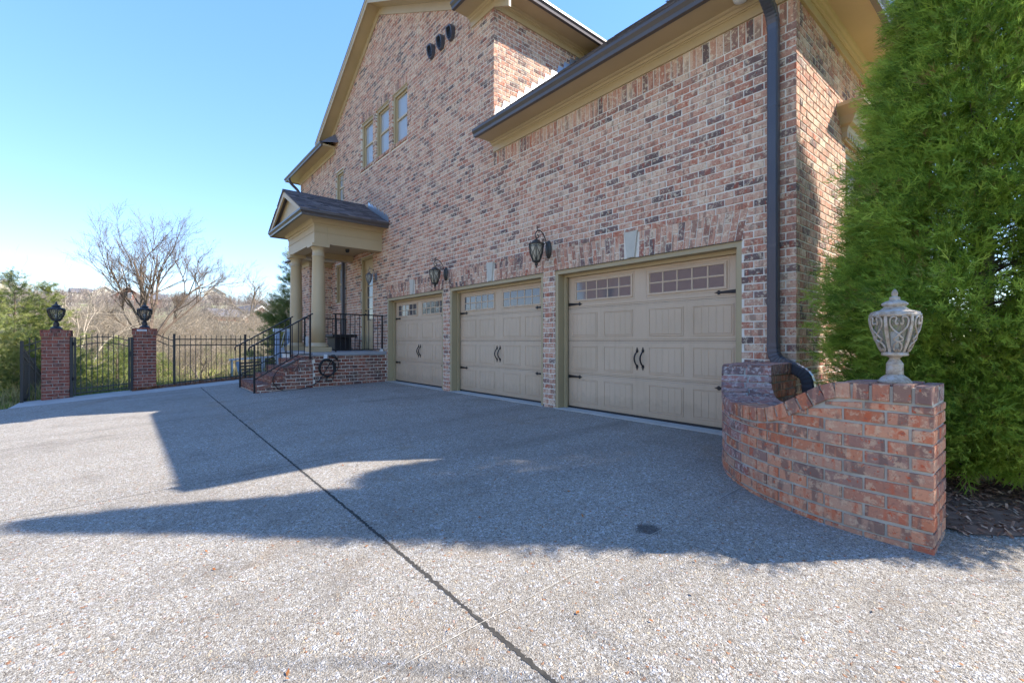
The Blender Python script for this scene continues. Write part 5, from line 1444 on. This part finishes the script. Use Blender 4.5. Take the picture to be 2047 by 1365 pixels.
# bare tree out of frame to the right whose branch shadows cross the drive
xr, yr = 3.9, 6.6
rt_ = empty("bare_tree", (xr,yr,gz(0,5))); tag(rt_, "bare yard tree outside the picture past the arborvitae", "tree")
cm = MB(); rng = random.Random(31); cm.tube([(xr,yr,-.3),(xr,yr,1.6)], [.13,.1], 8, False)
cm.build("trunk", BARK, rt_); cm = MB()
for (dx,dy,dz,L) in ((-.6,-.3,1,3.2),(.5,-.2,1,3.0),(-.2,.5,1,3.2),(-.9,.2,.7,2.6),(.2,-.8,.9,2.8)): grow(cm, rng, Vector((xr,yr,1.5)), Vector((dx,dy,dz)), L, .085, 1, 3, 5, kids=(3,4))
cm.build("crown", BARK, rt_)

# junipers and conifers (two crowns, copied)
def conifer_mesh(seed, H, Rd, n, mat, droop, name, elong=1.0, power=.8):
    g = np.random.default_rng(seed); nb = 130
    P = []; D = []; Sz = []; T = []
    for i in range(nb):
        z = H*(.03+.95*g.random()**1.15); a = g.random()*6.283; r = Rd*(max(.02,1-z/H))**power*g.uniform(.6,1.22)
        k = max(6, int(n/nb*(r/Rd+.25))); q = g.random(k)**.6
        px = q*r*np.cos(a)+g.normal(0,.06*Rd,k); py = q*r*np.sin(a)+g.normal(0,.06*Rd,k); pz = z+q*r*droop+g.normal(0,.05*Rd,k)
        P.append(np.stack([px,py,pz],1)); D.append(np.stack([np.cos(a)*np.ones(k),np.sin(a)*np.ones(k),np.full(k,.35+droop)],1)+g.normal(0,.4,(k,3)))
        Sz.append(g.uniform(.10,.22,k)*Rd*.55*elong); T.append(np.clip(g.normal(.25+.5*q.mean()+.25*g.random(),.14,k),.02,.97))
    return spray_field(np.concatenate(P), np.concatenate(D), np.concatenate(Sz), fan(3,.12), mat, name, np.concatenate(T))
JM = [conifer_mesh(3, 4.6, 1.7, 6500, JUNI, .35, "crown"), conifer_mesh(4, 3.0, 1.5, 4600, JUNI, .25, "crown", 1.0, .55)]
KM = conifer_mesh(5, 6.4, 2.1, 9000, CONIF, .15, "crown", 1.35, .72)
def evergreen(name, u, t, me, sc, label, rz, cat="shrub", group=None, H=4.2):
    x,y = dirpx(u,t); z = terr(x,y)
    root = empty(name, (x,y,z-.05), rz, sc); tag(root, label, cat, group); M = W[root.name]
    obj("crown", me, root, M)
    MB().tube([(0,0,-.2),(.03,0,H*.5),(0,0,H*.92)], [.08,.05,.012], 6, False).build("trunk", BARK, root, M)
evergreen("juniper", 30, 15.5, JM[0], 1.08, "tall feathery juniper at the picture's edge behind the sloping fence", .4, "tree")
evergreen("juniper", 98, 16.5, JM[0], 1.02, "juniper rising directly behind the lawn side pillar lantern", 2.1, "tree")
evergreen("juniper", -25, 12.5, JM[1], 1.1, "broad juniper beside the lawn cut by the picture's edge", 1.0)
evergreen("juniper", 152, 18.0, JM[1], .72, "low juniper showing through the hinge side of the gate", 3.0, H=2.8)
evergreen("juniper", 235, 19.0, JM[1], .85, "low juniper showing through the latch side of the gate", 5.0, H=2.8)
evergreen("juniper", 318, 20.5, JM[1], .62, "small juniper behind the gap beside the fence pillar", 4.0, H=2.8)
evergreen("juniper", 62, 13.0, JM[1], .8, "low juniper behind the sloping fence post", 2.2, H=2.8)
evergreen("conifer", 592, 20.0, KM, 1.0, "dense upright conifer behind the porch columns", .3, "tree", H=6.2)
evergreen("conifer", 550, 21.5, KM, .50, "short conifer behind the stair railing", 1.9, "tree", H=6.2)

# brush thicket, far woods and meadow grass: masses nobody could count
def stick_mesh(name, segs, mat):
    """segs: (n,2,3) ends + (n,) radius -> three sided tapered sticks"""
    A, B, r = segs; n = len(A); d = B-A; d /= np.linalg.norm(d,axis=1)[:,None]+1e-9
    s = np.cross(d, np.tile([[.3,.5,.8]],(n,1))); s /= np.linalg.norm(s,axis=1)[:,None]+1e-9; t = np.cross(d,s)
    V = np.zeros((n,4,3))
    for k in range(3):
        an = 2.094*k; V[:,k] = A+(s*math.cos(an)+t*math.sin(an))*r[:,None]
    V[:,3] = B
    F = np.array([(0,1,3),(1,2,3),(2,0,3)])[None]+(np.arange(n)*4)[:,None,None]
    return np_mesh(name, V.reshape(-1,3), F.reshape(-1,3), 3, mat)
def shrubs(rng, spots, ntw):
    A = []; B = []; r = []
    for (x,y,z,H,w) in spots:
        for i in range(ntw):
            b = np.array([x+rng.normal(0,w*.22),y+rng.normal(0,w*.22),z-.1]); a = rng.random()*6.283; q = rng.random()**.6
            tip = b+np.array([math.cos(a)*w*q, math.sin(a)*w*q, H*rng.uniform(.45,1.0)]); mid = (b+tip)/2+rng.normal(0,.10*H,3)
            rr_ = .006+.0035*H*rng.random()
            A += [b,mid]; B += [mid+(tip-mid)*.05,tip]; r += [rr_*1.2,rr_]
            for j in range(5):
                f = rng.uniform(.2,1); c0 = mid+(tip-mid)*f; A.append(c0); B.append(c0+rng.normal(0,.17*H,3)+np.array([0,0,.09*H])); r.append(rr_*.6)
    return np.array(A), np.array(B), np.array(r)
g = np.random.default_rng(21); sp = []
for i in range(150):
    t = g.uniform(24,60); u = g.uniform(60,560)
    if u < 250: t = g.uniform(28,55)
    x,y = dirpx(u,t); sp.append((x,y,terr(x,y),g.uniform(1.4,2.9)*(.8+t*.012),g.uniform(1.0,1.9)))
me = stick_mesh("brush_thicket", shrubs(g, sp, 46), TWIG)
tag(obj("brush_thicket", me), "tangled dry brown brush on the bank beyond the fence", "brush", kind="stuff")
sp = []
for i in range(520):
    t = g.uniform(75,420); u = g.uniform(-60,640); x,y = dirpx(u,t); sp.append((x,y,terr(x,y),g.uniform(2.8,6),g.uniform(1.8,3.4)))
A_,B_,r_ = shrubs(g, sp, 26); r_ = r_*(1.5+np.linalg.norm(A_,axis=1)*.012)
me = stick_mesh("winter_woods", (A_,B_,r_), WOODM)
tag(obj("winter_woods", me), "leafless brown woods covering the far hillside", "woods", kind="stuff")
NG = 26000
gx = -15.9-NR.random(NG)**1.5*26; gy = NR.uniform(-6,9,NG)
gzv = np.array([terr(x,y) for x,y in zip(gx,gy)])
ht = NR.uniform(.12,.42,NG)*(1+.5*np.sin(gx*1.3+gy)); an = NR.random(NG)*6.283; wdt = .012+.006*(-gx-15)*.2
V = np.zeros((NG,3,3)); base = np.stack([gx,gy,gzv-.03],1); sd = np.stack([np.cos(an),np.sin(an),np.zeros(NG)],1)
V[:,0] = base-sd*wdt[:,None]; V[:,1] = base+sd*wdt[:,None]; V[:,2] = base+np.stack([NR.normal(0,.35,NG)*ht,NR.normal(0,.35,NG)*ht,ht],1)
me = np_mesh("meadow_grass", V.reshape(-1,3), np.arange(NG*3).reshape(-1,3), 3, GRASSM, {"tone": np.clip(.45+.25*np.sin(gx*.7)*np.cos(gy*.6)+NR.normal(0,.18,NG),.02,.98)})
tag(obj("meadow_grass", me), "rough green and straw coloured grass beyond the fence", "grass", kind="stuff")
# lawn edge and leaf litter along the fence
NL = 6000; lx = NR.uniform(-18,-14.2,NL); ly = -2.0-NR.random(NL)*3.5; keep = ly < -2.05+.0*lx; lx, ly = lx[keep], ly[keep]; NL = len(lx)
lz = np.array([terr(x,y) for x,y in zip(lx,ly)]); ht = NR.uniform(.06,.14,NL); an = NR.random(NL)*6.283
V = np.zeros((NL,3,3)); base = np.stack([lx,ly,lz-.01],1); sd = np.stack([np.cos(an),np.sin(an),np.zeros(NL)],1)*.012
V[:,0] = base-sd; V[:,1] = base+sd; V[:,2] = base+np.stack([NR.normal(0,.03,NL),NR.normal(0,.03,NL),ht],1)
tag(obj("lawn_grass", np_mesh("lawn_grass", V.reshape(-1,3), np.arange(NL*3).reshape(-1,3), 3, GRASSM, {"tone": NR.uniform(0,.5,NL)})), "short green lawn grass beside the drive", "grass", kind="stuff")
def leaf_quads(x, y, z, s):
    n = len(x); a = NR.random(n)*6.283; V = np.zeros((n,4,3)); c = np.stack([x,y,z],1); d = np.stack([np.cos(a),np.sin(a),NR.normal(0,.3,n)],1)*s[:,None]; e = np.stack([-np.sin(a),np.cos(a),NR.normal(0,.3,n)],1)*s[:,None]*.5
    V[:,0] = c-d; V[:,1] = c+e; V[:,2] = c+d; V[:,3] = c-e; return V.reshape(-1,3)
sx = NR.uniform(FX-.35,FX+.22,2600); sy = NR.uniform(.0,4.2,2600); szz = np.array([gz(a,b) for a,b in zip(sx,sy)])+.01+NR.random(2600)*.06*np.exp(-((sx-FX-.02)/.18)**2)
n1 = 150; fx_ = np.concatenate([NR.uniform(-11,0,n1-60), NR.uniform(-3,.3,60)]); fy_ = np.concatenate([NR.uniform(-1.5,2.5,n1-60), NR.uniform(.2,2.4,60)])
fz_ = np.array([gz(a,b) for a,b in zip(fx_,fy_)])+.008
V = np.concatenate([leaf_quads(sx,sy,szz,NR.uniform(.012,.035,2600)), leaf_quads(fx_,fy_,fz_,NR.uniform(.005,.014,n1))])
nq = 2600+n1
tag(obj("fallen_leaves", np_mesh("fallen_leaves", V, np.arange(nq*4).reshape(-1,4), 4, LEAFM, {"tone": NR.random(nq)})), "scattered brown fallen leaves along the fence foot and drive", "leaves", kind="stuff")
ss = MB()
for i in range(10):
    ya, yb = .0+.425*i, .425*(i+1)
    ss.hexa([(FX-.5,ya,-.6),(FX+.24,ya,-.6),(FX+.24,yb,-.6),(FX-.5,yb,-.6),(FX-.5,ya,gz(FX,ya)+.03),(FX+.24,ya,gz(FX,ya)+.006),(FX+.24,yb,gz(FX,yb)+.006),(FX-.5,yb,gz(FX,yb)+.03)])
ss.build("soil_strip", SOIL, walk)

# far houses
ROOFG = plain("grey_roof", srgb(104,102,106), .9, var=.12, scale=1)
HBR = plain("far_red_brick", srgb(150,92,72), .9, var=.2, scale=2)
HBE = plain("far_beige_siding", srgb(196,184,166), .9, var=.1, scale=2)
TRIMW = plain("white_trim", srgb(214,208,200), .7, var=.04)
def far_house(u, t, w, d, h, rh, rz, wallm, label, wins, wing=None, dz=0):
    x,y = dirpx(u,t); z = terr(x,y)-.6+dz
    root = empty("house", (x,y,z), rz); tag(root, label, "house"); M = W[root.name]
    m = MB().prism([(-w/2,-d/2,-1),(w/2,-d/2,-1),(w/2,-d/2,h),(0,-d/2,h+rh),(-w/2,-d/2,h)], (0,d,0)); m.build("wall", wallm, root, M)
    e = .5; r = MB()
    for sg in (-1,1):
        k = rh/(w/2)
        r.hexa([(sg*(w/2+e),-d/2-e,h-e*k),(0,-d/2-e,h+rh),(0,d/2+e,h+rh),(sg*(w/2+e),d/2+e,h-e*k),(sg*(w/2+e),-d/2-e,h-e*k+.2),(0,-d/2-e,h+rh+.2),(0,d/2+e,h+rh+.2),(sg*(w/2+e),d/2+e,h-e*k+.2)])
    r.build("roof", ROOFG, root, M)
    for sg in (-1,1):
        MB().hexa([(sg*(w/2+e),-d/2-e-.1,h-e*rh/(w/2)-.25),(0,-d/2-e-.1,h+rh-.25),(0,-d/2-e,h+rh-.25),(sg*(w/2+e),-d/2-e,h-e*rh/(w/2)-.25),(sg*(w/2+e),-d/2-e-.1,h-e*rh/(w/2)+.1),(0,-d/2-e-.1,h+rh+.1),(0,-d/2-e,h+rh+.1),(sg*(w/2+e),-d/2-e,h-e*rh/(w/2)+.1)]).build("rake_board", TRIMW, root, M)
    for (wx,wz,ww,wh) in wins:
        f = MB().box(wx-ww/2-.12,wx+ww/2+.12,-d/2-.06,-d/2+.02,wz-.12,wz+wh+.12).build("window", TRIMW, root, M)
        MB().box(wx-ww/2,wx+ww/2,-d/2-.09,-d/2-.061,wz,wz+wh).build("pane", GPANE, f, M)
    if wing:
        (wx0,wx1,wh,wr) = wing
        MB().box(wx0,wx1,-d/2+1,d/2-1,-1,wh).build("wing_wall", wallm, root, M)
        MB().prism([(wx0-.4,-d/2+.5,wh),(wx0-.4,d/2-.5,wh),(wx0-.4,0,wh+wr)], (wx1-wx0+.8,0,0)).build("wing_roof", ROOFG, root, M)
FR = math.radians(90)   # front (-y) turned to face the camera (+x)
far_house(256, 150, 7.2, 12, 5.2, 2.6, FR, HBR, "far red brick house with grey roof and tall windows", [(0,1.2,2.6,2.2),(0,4.2,1.8,1.6),(-2.4,1.4,.9,1.6)], (3.2,10,4.2,2.2))
far_house(494, 92, 6.2, 9, 2.0, 2.2, FR+.35, HBR, "brick gable house with pale rake trim among the brush behind the fence", [(0,1.0,1.2,1.3)], (-7.5,-2.8,1.8,1.7), -.6)
far_house(205, 215, 9, 11, 4.6, 3.2, FR+.2, HBE, "far grey roofed house above the pale saplings", [(-2,1.2,1.4,1.6),(2,1.2,1.4,1.6)], (-11,-4,4,2.4))
far_house(430, 250, 9, 11, 4.6, 3.0, FR-.2, HBE, "small pale house high on the far hill", [(-2,1.2,1.4,1.6),(2,1.2,1.4,1.6)])
far_house(12, 120, 9, 11, 4.2, 3.0, FR+.1, HBE, "beige house on the hill behind the edge juniper", [(-2,1.2,1.4,1.6),(2,1.2,1.4,1.6)])
print("objects", len(bpy.data.objects), "tris", sum(len(m.polygons) for m in bpy.data.meshes))

# the brick house across the drive, seen only as the reflection in the garage door panes
def nb_brick():
    t = NT("neighbour_brick"); tc = t.new("ShaderNodeTexCoord"); mp = t.new("ShaderNodeMapping"); mp.inputs["Rotation"].default_value = (math.pi/2,0,0)
    t.link(tc.outputs["Object"], mp.inputs[0]); b = t.new("ShaderNodeTexBrick"); t.link(mp.outputs[0], b.inputs["Vector"])
    b.inputs["Color1"].default_value = srgb(150,116,106); b.inputs["Color2"].default_value = srgb(122,98,92); b.inputs["Mortar"].default_value = srgb(206,198,188)
    b.inputs["Scale"].default_value = 1; b.inputs["Brick Width"].default_value = .2; b.inputs["Row Height"].default_value = .08; b.inputs["Mortar Size"].default_value = .008
    t.link(b.outputs["Color"], t.b.inputs["Base Color"]); t.b.inputs["Roughness"].default_value = .9; return t.m
nh = empty("house", (-15,-19,0)); tag(nh, "brick house across the drive, mirrored in the nearest garage door's panes", "house")
NBK = nb_brick()
MB().box(-24,-6,-28,-17,-1,7.5).build("wall", NBK, nh)
MB().prism([(-24.5,-28.5,7.5),(-24.5,-16.5,7.5),(-24.5,-22.5,10.7)], (19,0,0)).build("roof", ROOFG, nh)
for x in (-21,-9):
    for z in (1.0,3.9):
        f = MB().box(x-.6,x+.6,-17,-16.94,z,z+1.5).build("window", TRIMW, nh); MB().box(x-.5,x+.5,-16.94,-16.92,z+.1,z+1.4).build("pane", GPANE, f)
